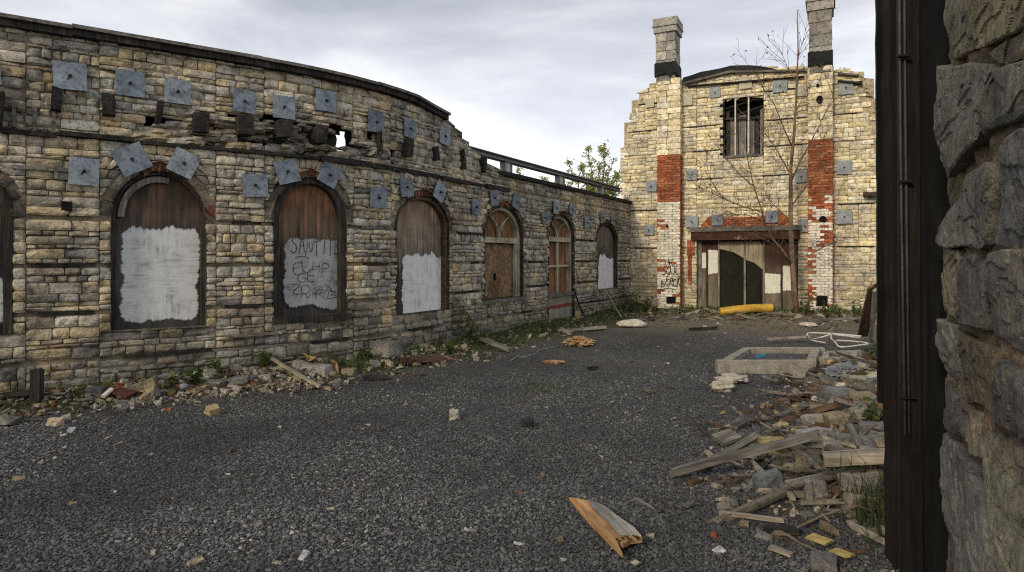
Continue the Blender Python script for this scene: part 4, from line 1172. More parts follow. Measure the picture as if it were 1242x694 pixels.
# ------------------------------------------------------------------ the doorway jamb beside the camera
WALL_N = empty('stone_jamb', (2.02, 3.10, 0), 'dark rough stone doorway jamb with thick tan mortar beside the camera', 'wall')
rj = random.Random(77)
jb = MB()
CG, CDK, CTN, COL_ = (.165, .154, .132), (.112, .106, .094), (.195, .17, .12), (.19, .185, .15)
def jstone(q, col, off=0.0, **k):
    cx, cy = sum(a for a, b in q)/4, sum(b for a, b in q)/4; q = [(cx+(a-cx)*1.035, cy+(b-cy)*1.045) for a, b in q]
    stone(jb, NW.P, q, off*.45-.006+rj.uniform(-.006, .006), .08, col, rj, 54, 44, .006, .009, .016, 8.0, facet=.05, sharp=60, layers=.020, cmin=.58, **k)
edge_u = NW.uv(1256, 300)[0]
# the blocks that show, read off the wall face
for pts, col, off in (
    (((1150, 74), (1176, 60), (1180, -20), (1143, -20)), CTN, .0), (((1190, 62), (1256, 15), (1256, -25), (1184, -20)), (.25, .22, .13), .03),
    (((1148, 218), (1190, 168), (1206, 80), (1146, 82)), CG, .05), (((1193, 164), (1256, 128), (1256, 72), (1209, 86)), CG, .06), (((1204, 80), (1256, 62), (1256, 22), (1194, 68)), CTN, .0),
    (((1138, 296), (1196, 300), (1202, 190), (1138, 250)), CG, .02), (((1201, 298), (1256, 300), (1256, 156), (1206, 187)), (.15, .145, .135), .01),
    (((1140, 376), (1160, 384), (1160, 303), (1138, 301)), CTN, .0), (((1165, 388), (1194, 402), (1194, 312), (1164, 309)), CDK, .03), (((1202, 408), (1256, 440), (1256, 308), (1201, 309)), CG, .02),
    (((1142, 448), (1163, 474), (1159, 398), (1139, 386)), CG, .01), (((1168, 486), (1206, 500), (1205, 424), (1164, 403)), (.15, .125, .08), .0), (((1212, 506), (1256, 540), (1256, 462), (1211, 434)), CDK, .02),
    (((1146, 512), (1168, 536), (1166, 488), (1143, 459)), CDK, .01), (((1139, 715), (1216, 715), (1176, 564), (1142, 522)), (.18, .175, .16), .02), (((1222, 715), (1262, 715), (1262, 614), (1190, 552)), (.21, .195, .14), .04),
    (((1176, 548), (1256, 606), (1256, 552), (1172, 498)), CTN, -.01)):
    jstone([NW.uv(*p) for p in pts], col, off)
# and the courses out of this view, above and nearer the camera
for a, b in zip([-.15, .40, .98, 1.50, 2.10, 2.52, 2.98], [.40, .98, 1.50, 2.10, 2.52, 2.98, 3.5]):
    u = edge_u+.02 if b < 3.1 else 0
    while u < 2.3:
        e = min(u+rj.uniform(.28, .5), 2.4); jstone([(u+.012, a+.012), (e-.012, a+.012), (e-.012, b-.012), (u+.012, b-.012)], pick(rj, [(2, CG), (1, CDK), (1, CTN)])); u = e
jb.build('stonework', M['near_stone'], WALL_N, smooth=False, origin=WALL_N.location)
# mortar body with a rough face, and the mass of the wall behind it
mb = MB(); nu, nv = 70, 110; vs = []; cs = []
for j in range(nv+1):
    for i in range(nu+1):
        u, v = 2.4*i/nu, -.2+3.75*j/nv
        k = fbm((u*7, v*7, 3), 4)
        mb.v.append(tuple(NW.P(u, v, -.030+.030*k))); t = .5+.5*noise.noise(Vector((u*3, v*3, 1)))
        mb.c.append((.085+.19*t, .065+.135*t, .042+.08*t))
mb.f += [(j*(nu+1)+i, j*(nu+1)+i+1, (j+1)*(nu+1)+i+1, (j+1)*(nu+1)+i) for j in range(nv) for i in range(nu)]
a, b = NW.P(0, 0, -.07), NW.P(1.6, 0, -.07)
fbox(mb, NW, 0.0, 2.4, -.2, 3.55, -1.6, -.09, (.14, .12, .09), n=3)
mb.build('mortar_core', M['near_stone'], WALL_N, smooth=False, origin=WALL_N.location)
for o in WALL_N.children: o.location = (0, 0, 0)

FRAME_N = empty('door_frame', (2.1, 3.5, 0), 'dark weathered timber door frame with conduit beside the stone jamb', 'door frame')
def post(name, mat, px0, px1, yt, yb, Y, th, ragged=0.0, lean=0.0):
    mb = MB(); z0 = -.1 if yb is None else at(0, yb, Y).z; z1 = 4.2 if yt is None else at(0, yt, Y).z
    n = 40; vs = []
    for i in range(n+1):
        z = z0+(z1-z0)*i/n; sh = lean*(1-(z-z0)/(z1-z0))
        e0 = ragged*noise.noise(Vector((z*5, px0, 0)))+ragged*.6*noise.noise(Vector((z*17, px0, 3))); e1 = ragged*.5*noise.noise(Vector((z*6, px1, 0)))
        xa = at(px0, 0, Y).x+e0+sh; xb = at(px1, 0, Y).x+e1+sh
        vs += [(xa, Y, z), (xb, Y, z), (xb+.02, Y+th, z), (xa+.02, Y+th, z)]
    mb.add(vs, [(i*4+k, i*4+(k+1) % 4, i*4+4+(k+1) % 4, i*4+4+k) for i in range(n) for k in range(4)]+[(0, 1, 2, 3), (n*4+3, n*4+2, n*4+1, n*4)])
    o = mb.build(name, mat, FRAME_N, origin=FRAME_N.location); o.location = (0, 0, 0); return o
post('outer_board', M['blackpost'], 1062, 1076, None, 489, 3.72, .05, .006, .015)
post('frame_post', M['redpost'], 1076, 1099, None, None, 3.60, .14, .012, .05)
post('jamb_board', M['darkpost'], 1088, 1122, None, None, 3.46, .05, .004, .02)
post('back_board', M['blackpost'], 1116, 1172, None, None, 3.40, .05, .003, .02)
post('lower_batten', M['brownwood'] if False else M['redpost'], 1103, 1119, 549, None, 3.38, .03, .006)
def tube(mb, pts, rad, k=8, col=(.5, .5, .5), taper=None):
    pts = [Vector(p) for p in pts]; o = len(mb.v); n = len(pts)
    for i, p in enumerate(pts):
        t = (pts[min(i+1, n-1)]-pts[max(i-1, 0)]).normalized()
        s = Vector((0, 0, 1)) if abs(t.z) < .9 else Vector((1, 0, 0)); x = t.cross(s).normalized(); y = t.cross(x)
        rr = rad if taper is None else rad+(taper-rad)*i/(n-1)
        for a in range(k): mb.v.append(tuple(p+(x*math.cos(6.2832*a/k)+y*math.sin(6.2832*a/k))*rr)); mb.c.append(col)
    for i in range(n-1):
        for a in range(k): mb.f.append((o+i*k+a, o+i*k+(a+1) % k, o+(i+1)*k+(a+1) % k, o+(i+1)*k+a))
    mb.f.append(tuple(o+a for a in range(k))[::-1]); mb.f.append(tuple(o+(n-1)*k+a for a in range(k)))
M['conduit'] = mat_mottle('dull_conduit', (.035, .034, .032), (.085, .08, .075), 9, .7)
for x0, x1 in ((1090.5, 1098), (1096.5, 1103)):
    mb = MB(); tube(mb, [at(x0, -60, 3.445), at(x0+1.5, 130, 3.447), at(x0+3, 260, 3.443), at(x1, 528, 3.445)], .0065, 8)
    o = mb.build('conduit', M['conduit'], FRAME_N, smooth=True, origin=FRAME_N.location); o.location = (0, 0, 0)
for x, y in ((1096, 68), (1098, 220), (1102, 482)):
    mb = MB(); p = at(x, y, 3.43); mb.add([p+Vector((a*.035, b*.012, c*.006)) for c in (-1, 1) for a, b in ((-1, -1), (1, -1), (1, 1), (-1, 1))], BOXF)
    o = mb.build('conduit_clip', M['iron'], FRAME_N, origin=FRAME_N.location); o.location = (0, 0, 0)
# ------------------------------------------------------------------ debris lying in the yard
rd = random.Random(101)
def hull_rock(w, d, h, seed, col, cuts=2, jit=.3, amp=.05, extra=5):
    r = random.Random(seed); bm = bmesh.new()
    for x in (-1, 1):
        for y in (-1, 1):
            for z in (0, 1):
                bm.verts.new(((x*(1-jit*r.random()))*w/2, (y*(1-jit*r.random()))*d/2, (z*(1-jit*.6*r.random()))*h))
    for _ in range(extra):
        bm.verts.new((r.uniform(-.5, .5)*w, r.uniform(-.5, .5)*d, r.uniform(0, 1)*h))
    bmesh.ops.convex_hull(bm, input=bm.verts)
    for v in [v for v in bm.verts if not v.link_faces]: bm.verts.remove(v)
    bmesh.ops.bevel(bm, geom=list(bm.edges), offset=min(w, d, h)*.05, segments=1, affect='EDGES', clamp_overlap=True)
    bmesh.ops.triangulate(bm, faces=bm.faces)
    bmesh.ops.subdivide_edges(bm, edges=bm.edges, cuts=cuts, use_grid_fill=True)
    m = max(w, d, h)
    mb = MB(); bm.verts.ensure_lookup_table()
    bm.normal_update()
    for v in bm.verts:
        k = fbm(v.co*(5/m)+Vector((seed, 0, 0)), 3)*amp*min(w, d, h)
        mb.v.append(tuple(v.co+v.normal*k)); t = 1+.25*noise.noise(v.co*(3/m)+Vector((0, seed, 0))); mb.c.append(tuple(c*t for c in col))
    bm.verts.index_update()
    mb.f = [tuple(v.index for v in f.verts) for f in bm.faces]; bm.free(); return mb

def rock(px, py, wpx, hpx, col, label, name='stone_block', cat='stone', seed=None, rz=None, dep=.8, tilt=0, mat='rock', sink=.03, group=None, amp=.06, jit=.3):
    p = g(px, py); s = p.y/F; w, h = wpx*s, hpx*s
    seed = seed or rd.randint(1, 9999)
    o = hull_rock(w, w*dep, h*.92, seed, col, amp=amp, jit=jit).build(name, M[mat])
    o.location = p+Vector((0, w*dep*.35, -sink*h*3)); o.rotation_euler = (rd.uniform(-.08, .08), tilt, rd.uniform(-.5, .5) if rz is None else rz)
    return tag(o, label, cat, group)

def plank_mesh(L, w, h, seed, jag=.5, warp=.02, n=14):
    r = random.Random(seed); mb = MB(); vs = []
    e0 = [r.uniform(-jag, 0)*w for _ in range(4)]; e1 = [r.uniform(0, jag)*w for _ in range(4)]
    m = 4
    prof_ = [(-1, 0), (-.3, 0), (.4, 0), (1, 0), (1, 1), (.4, 1), (-.3, 1), (-1, 1)]
    for i in range(n+1):
        f = i/n
        for k, (a, b) in enumerate(prof_):
            q = k if k < 4 else 7-k
            x = -L/2+L*f+(e1[q] if i == 0 else 0)-(e1[(q+1) % 4] if i == n else 0)
            ck = .07*noise.noise(Vector((f*L*4, seed, k)))
            vs.append((x, a*w/2*(1+ck), b*h+warp*L*noise.noise(Vector((f*1.7, seed, 0)))+h*.12*noise.noise(Vector((f*L*6, k, seed)))))
    fs = [(i*8+k, i*8+(k+1) % 8, i*8+8+(k+1) % 8, i*8+8+k) for i in range(n) for k in range(8)]+[tuple(range(7, -1, -1)), tuple(n*8+k for k in range(8))]
    mb.add(vs, fs); return mb

def place_plank(p0, p1, w, h, mat, label, name='plank', cat='plank', group=None, roll=0.0, jag=.5, warp=.02):
    p0, p1 = Vector(p0), Vector(p1); e = p1-p0; L = e.length
    o = plank_mesh(L, w, h, rd.randint(1, 9999), jag, warp).build(name, M[mat])
    x = e.normalized(); y = Vector((0, 0, 1)).cross(x)
    if y.length < 1e-4: y = Vector((0, 1, 0))
    y.normalize(); z = x.cross(y)
    m = Matrix((x, y, z)).transposed().to_4x4() @ Matrix.Rotation(roll, 4, 'X')
    m.translation = (p0+p1)/2; o.matrix_world = m
    return tag(o, label, cat, group)

def gplank(a, b, wpx, hpx, mat, label, lift=(.02, .02), **k):
    p0, p1 = g(*a, lift[0]), g(*b, lift[1]); s = (p0.y+p1.y)/2/F
    return place_plank(p0, p1, wpx*s, hpx*s, mat, label, **k)

RG, RT, RL, RD_ = (.185, .18, .172), (.26, .215, .14), (.33, .305, .255), (.09, .09, .09)
RP = 'squared stones in the rubble heap'
# right heap: the larger stones, nearest the camera last
for a in (
    (1024, 492, 42, 22, RG, 'grey slab-like stone lying below the dark doorway edge behind the tan block', .9),
    (1052, 497, 34, 22, RT, 'tan stone half buried at the back of the rubble heap beside the post', .9),
    (1060, 513, 40, 22, RL, 'pale flat stone against the door frame above the tan beam', .8),
    (990, 522, 30, 22, RL, 'pale grey stone left of the tan squared block', .7),
    (1022, 522, 33, 25, (.31, .255, .165), 'squared tan block with a clean face in the rubble heap', .8),
    (1062, 534, 36, 26, RG, 'grey stone wedged against the door frame just above the beam', .7),
    (993, 543, 42, 26, (.33, .325, .31), 'large light grey flat-topped stone in the middle of the heap', .7),
    (1035, 548, 44, 22, (.22, .21, .19), 'brown grey slab leaning right of the flat-topped stone', .8),
    (941, 551, 34, 20, (.36, .29, .13), 'stone with a yellow top face at the left edge of the heap', .8),
    (968, 551, 16, 17, RG, 'small round grey stone beside the yellow-topped stone', .9),
    (939, 602, 36, 34, (.165, .175, .18), 'dark blue grey boulder below the long grey beam', .8),
    (994, 607, 28, 28, (.22, .21, .185), 'upright grey stone under the left end of the tan beam', .8),
    (1043, 626, 38, 30, (.25, .215, .16), 'broad tan brown slab leaning below the tan beam', .5),
    (1012, 600, 16, 12, RD_, 'small dark stone between the upright stone and the brown slab', .9),
    (1003, 694, 34, 22, RG, 'grey block at the bottom edge beside the yellow boards', .9),
    (905, 640, 12, 8, RT, 'small tan stone left of the thin white batten', .9),
    (1062, 574, 24, 16, RL, 'pale stone behind the tan beam beside the door frame', .8),
    (975, 575, 20, 13, RT, 'tan stone just above the long grey beam', .8),
    (1045, 470, 28, 16, RL, 'pale stone next to the black gap below the concrete kerb', .8),
    (1062, 480, 22, 26, RG, 'upright grey stone beside the black outer board', .6)):
    rock(a[0], a[1], a[2], a[3], a[4], a[5], dep=a[6], cat='stone', group=RP, tilt=rd.uniform(-.15, .15))

gplank((812, 581), (998, 561), 11, 8, 'greywood', 'long grey weathered beam sticking out of the heap over the gravel', (.02, .20), name='beam', cat='beam', jag=.8)
gplank((846, 574), (919, 546), 9, 5, 'greywood', 'short grey plank propped above the long beam', (.01, .12), jag=.3, roll=.3)
gplank((998, 591), (1082, 588), 22, 13, 'palewood', 'tan squared beam on the heap against the door frame', (.16, .16), name='beam', cat='beam', jag=.2, warp=.005)
gplank((872, 627), (952, 643), 5, 4, 'palewood', 'thin whitish batten lying left of the boulder on the gravel', (.02, .05), name='batten', cat='batten', roll=.2)
gplank((932, 669), (963, 680), 9, 4, 'palewood', 'short pale board offcut near the bottom of the heap', name='board_offcut', cat='offcut')
gplank((926, 648), (972, 651), 12, 6, 'darkwood', 'dark flat plank half buried below the thin batten')
gplank((887, 612), (891, 622), 10, 5, 'greywood', 'small grey wood block on the gravel left of the boulder', name='board_offcut', cat='offcut')
gplank((949, 516), (1038, 507), 9, 6, 'brownwood', 'rusty brown beam across the top of the heap', (.04, .14), name='beam', cat='beam')
gplank((980, 658), (1008, 671), 15, 2, 'cardyellow', 'yellow painted board piece in the lower heap', (.04, .05), name='yellow_board', cat='board', roll=.15, jag=1.3)
gplank((1009, 678), (1034, 694), 14, 2, 'cardyellow', 'yellow painted board piece at the bottom right corner of the heap', (.05, .08), name='yellow_board', cat='board', roll=.1, jag=1.1)
gplank((868, 541), (894, 536), 22, 4, 'greywood', 'wide grey board chip above the short plank', (.03, .07), name='board_offcut', cat='offcut', roll=.25, jag=1)
gplank((900, 558), (924, 566), 12, 4, 'greywood', 'grey board piece crossing under the short plank', (.04, .06), name='board_offcut', cat='offcut')
gplank((856, 551), (864, 558), 6, 3, 'palewood', 'small pale stick of wood left of the board chip', name='board_offcut', cat='offcut')
gplank((1002, 566), (1040, 574), 8, 5, 'greywood', 'grey plank just behind the tan beam', (.14, .12))
gplank((930, 572), (912, 590), 7, 4, 'darkwood', 'dark short plank under the long grey beam', (.06, .03))
gplank((1043, 562), (1030, 548), 7, 4, 'greywood', 'short grey plank tilted up right of the big flat-topped stone', (.1, .2))
gplank((985, 642), (975, 633), 12, 5, 'greywood', 'grey wood chunk in the litter right of the batten', (.05, .05), name='board_offcut', cat='offcut')
gplank((952, 600), (962, 622), 6, 4, 'palewood', 'pale splinter right of the boulder', (.05, .08), name='board_offcut', cat='offcut')
gplank((831, 619), (839, 615), 8, 3, 'greywood', 'lone grey wood chip on the gravel left of the heap', name='board_offcut', cat='offcut')
def tube_thing(name, pts, rad, mat, label, cat, taper=None, group=None):
    mb = MB(); tube(mb, pts, rad, 8, taper=taper); o = mb.build(name, M[mat], smooth=True, origin=pts[0]); return tag(o, label, cat, group)
tube_thing('dry_branch', [g(937, 654, .03), g(955, 661, .06), g(972, 668, .04), g(990, 678, .05)], .011, 'twig', 'thin pale dry branch lying at the lower left of the heap', 'branch', .006)
tube_thing('dry_branch', [g(966, 650, .05), g(1000, 642, .09), g(1040, 637, .12), g(1058, 640, .1)], .009, 'twig', 'curved dry branch right of the dark flat plank', 'branch', .004)
def flake(px, py, w, d, col, label, name, cat, tilt=0.2, mat='rock', h=.02):
    o = hull_rock(w, d, h, rd.randint(1, 9999), col, 1, .4, .05, 3).build(name, M[mat]); o.location = g(px, py, .008); o.rotation_euler = (tilt, rd.uniform(-.2, .2), rd.uniform(0, 3)); return tag(o, label, cat)
flake(872, 670, .09, .06, (.62, .62, .6), 'white paper scrap on the gravel left of the heap', 'paper_scrap', 'paper', .3, h=.012)
flake(866, 653, .05, .04, (.36, .10, .04), 'small orange red brick chip on the gravel', 'brick_chip', 'brick chip', h=.03)
flake(257, 503, .16, .12, (.48, .37, .19), 'tan stone chip lying alone on the gravel near the wall', 'stone_chip', 'stone', .3, h=.10)
flake(86, 524, .12, .06, (.60, .60, .58), 'flat white chip on the gravel at the left', 'stone_chip', 'stone', h=.03)
flake(640, 518, .15, .10, (.035, .035, .037), 'dark stone lump on the open gravel', 'dark_stone', 'stone', h=.09)
flake(237, 684, .10, .05, (.40, .33, .22), 'tan chip at the bottom left of the gravel', 'stone_chip', 'stone', h=.02)
flake(680, 658, .10, .035, (.26, .20, .12), 'small brown wood chip left of the splintered plywood', 'wood_chip', 'wood chip', h=.025)
flake(947, 519, .16, .10, (.48, .38, .22), 'pale tan flat stone at the left tip of the rusty beam', 'stone_chip', 'stone', h=.04)
flake(6, 516, .30, .2, (.24, .23, .21), 'grey stone at the left border of the gravel', 'stone_chip', 'stone', h=.09)
# white lump on the gravel
o = hull_rock(.13, .11, .11, 77, (.50, .46, .37), 2, .45, .12, 10).build('white_stone', M['rock'], smooth=True); o.location = g(551, 509); tag(o, 'small whitish stone alone in the middle of the gravel', 'stone')

# splintered plywood wedge in the foreground
def wedge():
    pp = [g(x, y) for x, y in ((690, 607), (714, 613), (733, 624), (752, 642), (768, 655), (779, 668), (765, 669), (756, 673), (748, 669), (755, 685), (735, 661), (712, 634))]
    c = sum(pp, Vector())/len(pp); root = empty('plywood_wedge', c, 'broken wedge of orange and grey plywood in the foreground gravel', 'plywood piece')
    e = pp[9]-pp[0]; ang = math.atan2(e.y, e.x)
    def turn(o): o.data.transform(Matrix.Rotation(-ang, 4, 'Z')); keep(o, root); o.rotation_euler.z = ang
    def lift(p, i): return Vector((p.x, p.y, gz(p.x, p.y)+.025+.05*sm(690, 780, (p.x/p.y*F+CX))))
    top = [lift(p, i) for i, p in enumerate(pp)]
    body = MB(); n = len(top); bot = [p-Vector((0, 0, .028)) for p in top]
    body.add(top+bot, [tuple(range(n))[::-1], tuple(range(n, 2*n))]+[(i, n+i, n+(i+1) % n, (i+1) % n) for i in range(n)])
    turn(body.build('orange_ply', M['card2']))
    # grey weathered face layer, curved along its outer edge
    gp = [(714, 613), (733, 624), (752, 642), (768, 655), (778, 667), (766, 665), (752, 663), (735, 642), (720, 626)]
    gq = [g(x, y) for x, y in gp]; m = len(gq); t2 = [lift(p, 0)+Vector((0, 0, .012)) for p in gq]; b2 = [p-Vector((0, 0, .009)) for p in t2]
    f = MB(); f.add(t2+b2, [tuple(range(m))[::-1], tuple(range(m, 2*m))]+[(i, m+i, m+(i+1) % m, (i+1) % m) for i in range(m)])
    turn(f.build('grey_veneer', M['veneer']))
    s = MB()
    for k in range(9):
        x, y = 748+k*3.4, 666+2.5*math.sin(k*1.7)
        a = lift(g(x, y), 0); s.add([a+Vector((-.012, 0, 0)), a+Vector((.012, .003, 0)), a+Vector((.01+rd.uniform(-.03, .03), -.05-rd.random()*.04, rd.uniform(-.01, .03))), a+Vector((-.005, -.02, .012))], [(0, 1, 2), (0, 2, 3), (1, 3, 2)])
    keep(s.build('splinter', M['brownwood']), root)
M['card2'] = mat_wood('fresh_plywood', (.26, .125, .045), (.50, .28, .12), (.62, .40, .20), 'x', .5)
M['veneer'] = mat_wood('grey_veneer', (.11, .105, .095), (.25, .235, .205), (.38, .35, .29), 'x', .4)
wedge()

# concrete kerb frame with gravel inside
def frame_ring(name, corners, h, t, label, cat):
    c = [Vector(q) for q in corners]; cen = sum(c, Vector())/4
    root = empty(name, Vector((cen.x, cen.y, gz(cen.x, cen.y))), label, cat)
    for i in range(4):
        a, b = c[i], c[(i+1) % 4]; e = (b-a).normalized(); nrm = Vector((-e.y, e.x, 0)).normalized()
        if (cen-a).dot(nrm) < 0: nrm = -nrm
        if i % 2: a, b = a+e*t*.998, b-e*t*.998
        n = 10; mb = MB(); vs = []
        for k in range(n+1):
            q = a+(b-a)*k/n
            j = lambda z: .010*noise.noise(Vector((q.x*6, q.y*6, z*9+i)))
            vs += [q+Vector((0, 0, -.12))+nrm*j(0), q+Vector((0, 0, h+j(1)))+nrm*(.012+j(1)), q+nrm*t*.5+Vector((0, 0, h+.008+j(2))), q+nrm*(t-.008)+Vector((0, 0, h+j(3))), q+nrm*t+Vector((0, 0, -.12))]
        mb.add(vs, [(k*5+s, k*5+5+s, k*5+5+(s+1) % 5, k*5+(s+1) % 5) for k in range(n) for s in range(5)]+[tuple(range(5)), tuple(n*5+s for s in range(4, -1, -1))])
        keep(mb.build('kerb_side', M['concrete']), root)
    return root
def flat(px, py, h):      # point on a level plane h above the yard
    Y = F*(EYE-h)/(py-HOR); return Vector(((px-CX)*Y/F, Y, 0))
FR = frame_ring('concrete_frame', [flat(871, 438, .19), flat(990, 438, .19), flat(996, 421, .19), flat(901, 421, .19)], .19, .15, 'low rectangular concrete kerb frame filled with gravel', 'concrete frame')
fc = [flat(885, 435, .19), flat(978, 435, .19), flat(985, 423, .19), flat(908, 423, .19)]
mb = MB(); cen = sum(fc, Vector())/4; n = 14; vs = []
for j in range(n+1):
    for i in range(n+1):
        a = fc[0].lerp(fc[1], i/n); b = fc[3].lerp(fc[2], i/n); q = a.lerp(b, j/n); vs.append((q.x, q.y, .10+.02*noise.noise(q*4)))
mb.add(vs, [(j*(n+1)+i, j*(n+1)+i+1, (j+1)*(n+1)+i+1, (j+1)*(n+1)+i) for j in range(n) for i in range(n)], (0, 0, 0))
o = mb.build('gravel_fill', M['ground'], smooth=True); o['kind'] = 'stuff'; tag(o, 'dark gravel filling the concrete kerb frame', 'gravel')
FR2 = frame_ring('concrete_frame', [flat(995, 434, .17), flat(1041, 433, .17), flat(1040, 424, .17), flat(998, 425, .17)], .16, .12, 'small broken concrete frame joined to the right of the larger one', 'concrete frame')
p = flat(922, 432, .12); mb = MB(); mb.add([p+Vector((a*.09, b*.03, .12+c*.02+.02*a)) for c in (-1, 1) for a, b in ((-1, -1), (1, -.6), (1, 1), (-1, .7))], BOXF); o = mb.build('blue_plastic_scrap', M['blue'], origin=p); tag(o, 'small blue plastic scrap inside the concrete frame', 'plastic scrap')

# crumpled things
def crumple(px, py, wpx, hpx, dep, mat, label, name, cat, seed, amp=.35, freq=2.2, fold=1.0):
    p = g(px, py); s = p.y/F; w, h = wpx*s, hpx*s; bm = bmesh.new(); bmesh.ops.create_icosphere(bm, subdivisions=4, radius=1)
    mb = MB(); bm.verts.index_update()
    for v in bm.verts:
        q = v.co; k = 1+amp*noise.noise(q*freq+Vector((seed, 0, 0)))+amp*.6*abs(noise.noise(q*freq*2.3+Vector((0, seed, 0))))*fold*2-amp*.4+.12*fold*noise.noise(q*9+Vector((0, 0, seed)))
        mb.v.append((q.x*w/2*k, q.y*w*dep/2*k, max(-.02, (q.z*.5*k+.42)*h))); mb.c.append((.5, .5, .5))
    mb.f = [tuple(v.index for v in f.verts) for f in bm.faces]; bm.free()
    o = mb.build(name, M[mat], smooth=fold < .6); o.location = p+Vector((0, w*dep*.4, 0)); o.rotation_euler = (0, 0, rd.uniform(-.2, .2)); return tag(o, label, cat)
crumple(893, 467, 40, 12, .9, 'bag', 'crumpled dirty plastic bag by the front of the concrete frame', 'plastic_bag', 'bag', 4, .45, 1.7, .55)
crumple(880, 477, 32, 15, .9, 'bag', 'dirty plastic bag torn open on the gravel, nearest of the two', 'plastic_bag', 'bag', 14, .45, 1.7, .55)
crumple(768, 398, 37, 11, .6, 'sack', 'plump cream white sack lying near the wall corner', 'white_sack', 'sack', 7, .18, 1.4, .3)
crumple(703, 421, 32, 12, .7, 'card', 'crumpled torn orange cardboard on the gravel', 'crumpled_card', 'cardboard', 9, .5, 2.6, 1.3)
crumple(672, 442, 24, 5, .5, 'card', 'flat torn orange card strip on the gravel', 'crumpled_card', 'cardboard', 31, .4, 2.6, 1)
crumple(1027, 461, 34, 20, .8, 'greycloth', 'crumpled grey plastic sheet at the top of the rubble heap', 'plastic_sheet', 'plastic sheet', 19, .5, 2.3, 1.4)
crumple(1026, 474, 20, 9, .8, 'sack', 'white crumpled rag at the top of the rubble heap', 'rag', 'rag', 23, .4, 2, 1)
crumple(1048, 467, 24, 14, .8, 'carddark', 'black plastic lump beside the grey sheet', 'black_bag', 'bag', 29, .4, 2, 1)
crumple(984, 397, 22, 6, .8, 'sack', 'flat pale lump of plaster behind the concrete frame', 'plaster_lump', 'plaster', 37, .3, 2, .8)
crumple(824, 388, 14, 5, .7, 'blue' if False else 'greycloth', 'dark bluish plastic bundle beside the cream sack', 'plastic_sheet', 'plastic sheet', 41, .3, 2, .6)
# bent white pipes
def pl(px, py, h): Y = F*(EYE-h)/(py-HOR); return Vector(((px-CX)*Y/F, Y, h))
PW = empty('bent_pipe_frame', pl(1010, 412, .05), 'tangle of bent white metal tubes behind the concrete frame', 'pipe frame')
for pts in ([(1055, 417, .08), (1021, 421, .08), (1013, 415, .12), (1008, 410, .2), (1009, 405, .26), (1014, 406, .28), (1043, 410, .2)], [(1045, 408, .2), (1012, 405, .22), (984, 404, .2), (979, 406, .22), (980, 410, .12), (985, 413, .06), (1001, 416, .05)],
            [(985, 412, .1), (997, 409, .2), (1010, 405, .26)], [(1014, 413, .1), (1034, 414, .09), (1052, 416, .1)]):
    c_ = [pl(*q) for q in pts]; c_ = [c_[0]]+c_+[c_[-1]]; cu_ = []
    for k in range(1, len(c_)-2):
        for i in range(6):
            t = i/6; a0, a1, a2, a3 = c_[k-1:k+3]
            cu_.append(.5*((2*a1)+(a2-a0)*t+(2*a0-5*a1+4*a2-a3)*t*t+(3*a1-a0-3*a2+a3)*t**3))
    mb = MB(); tube(mb, cu_+[c_[-1]], .016, 7); keep(mb.build('bent_tube', M['whitepipe'], smooth=True), PW)
place_plank(pl(931, 413, .06), pl(985, 409, .1), .09, .04, 'palewood', 'long thin plank behind the concrete frame')
place_plank(pl(978, 391, .25), pl(1050, 386, .38), .14, .05, 'greywood', 'weathered plank sagging across the weeds near the gable wall')
place_plank(pl(1003, 407, .1), pl(1013, 396, .3), .25, .04, 'greywood', 'grey board propped up behind the bent white tubes', name='board_offcut', cat='offcut')
place_plank(pl(1046, 411, .02), at(1061, 345, 12.6), .22, .04, 'brownwood', 'broad tan plank leaning up behind the door frame', roll=.4)
place_plank(pl(1058, 412, .02), at(1063, 352, 12.2), .09, .05, 'palewood', 'narrow pale plank leaning beside the broad tan plank', roll=.8)
# the yellow timber in front of the doorway
a, b = g(873, 383, .12), g(936, 380, .16)
mb = MB(); tube(mb, [a.lerp(b, i/8)+Vector((0, 0, .03*math.sin(i*.4))) for i in range(9)], .115, 12, taper=.125)
o = mb.build('yellow_pipe', M['yellow'], smooth=False, origin=a); tag(o, 'thick yellow rounded pipe lying in front of the boarded doorway', 'pipe')

# along the left wall
LP = 'stones fallen along the base of the long wall'
for a in (
    (175, 474, 34, 15, RT, 'tan slab tilted against the broken masonry under the first white-painted arch', .5, -.35),
    (178, 479, 22, 9, (.40, .34, .20), 'small yellowish slab under the tilted tan slab', .6, -.3),
    (113, 483, 22, 15, RD_, 'dark stone in the grass left of the red brown sheet', .8, 0),
    (152, 494, 20, 7, RL, 'pale grey flat stone in front of the red brown sheet', .7, 0),
    (252, 458, 18, 13, RL, 'pale round stone below the pier right of the first white arch', .9, 0),
    (260, 470, 20, 10, RG, 'grey stone left of the long grey slab', .9, .1),
    (283, 467, 44, 11, RG, 'long grey slab leaning below the pier between two arches', .45, -.2),
    (200, 467, 20, 17, (.20, .20, .20), 'grey lump under the first white-painted arch beside the tilted slab', .8, 0),
    (364, 450, 26, 14, RL, 'pale long stone left of the yellow cardboard', .7, .3),
    (462, 432, 46, 22, (.20, .195, .175), 'big dark footing stone between the second and third arches', .6, 0),
    (489, 424, 14, 12, RG, 'rounded grey stone right of the dark footing stone', .9, 0),
    (388, 455, 30, 14, (.34, .33, .31), 'grey concrete lump beneath the yellow cardboard', .7, 0),
    (423, 455, 18, 10, RT, 'tan stone right of the torn orange card flap', .8, 0),
    (320, 462, 16, 9, RL, 'pale chunk of stone among the plaster crumbs', .8, 0)):
    rock(*a[:6], dep=a[6], tilt=a[7], group=LP)
gplank((480, 444), (537, 440), 14, 7, 'brownwood', 'broken brown plank lying under the third arch', (.03, .05), jag=1.2)
gplank((440, 462), (470, 461), 8, 4, 'darkwood', 'short dark plank left of the broken brown plank')
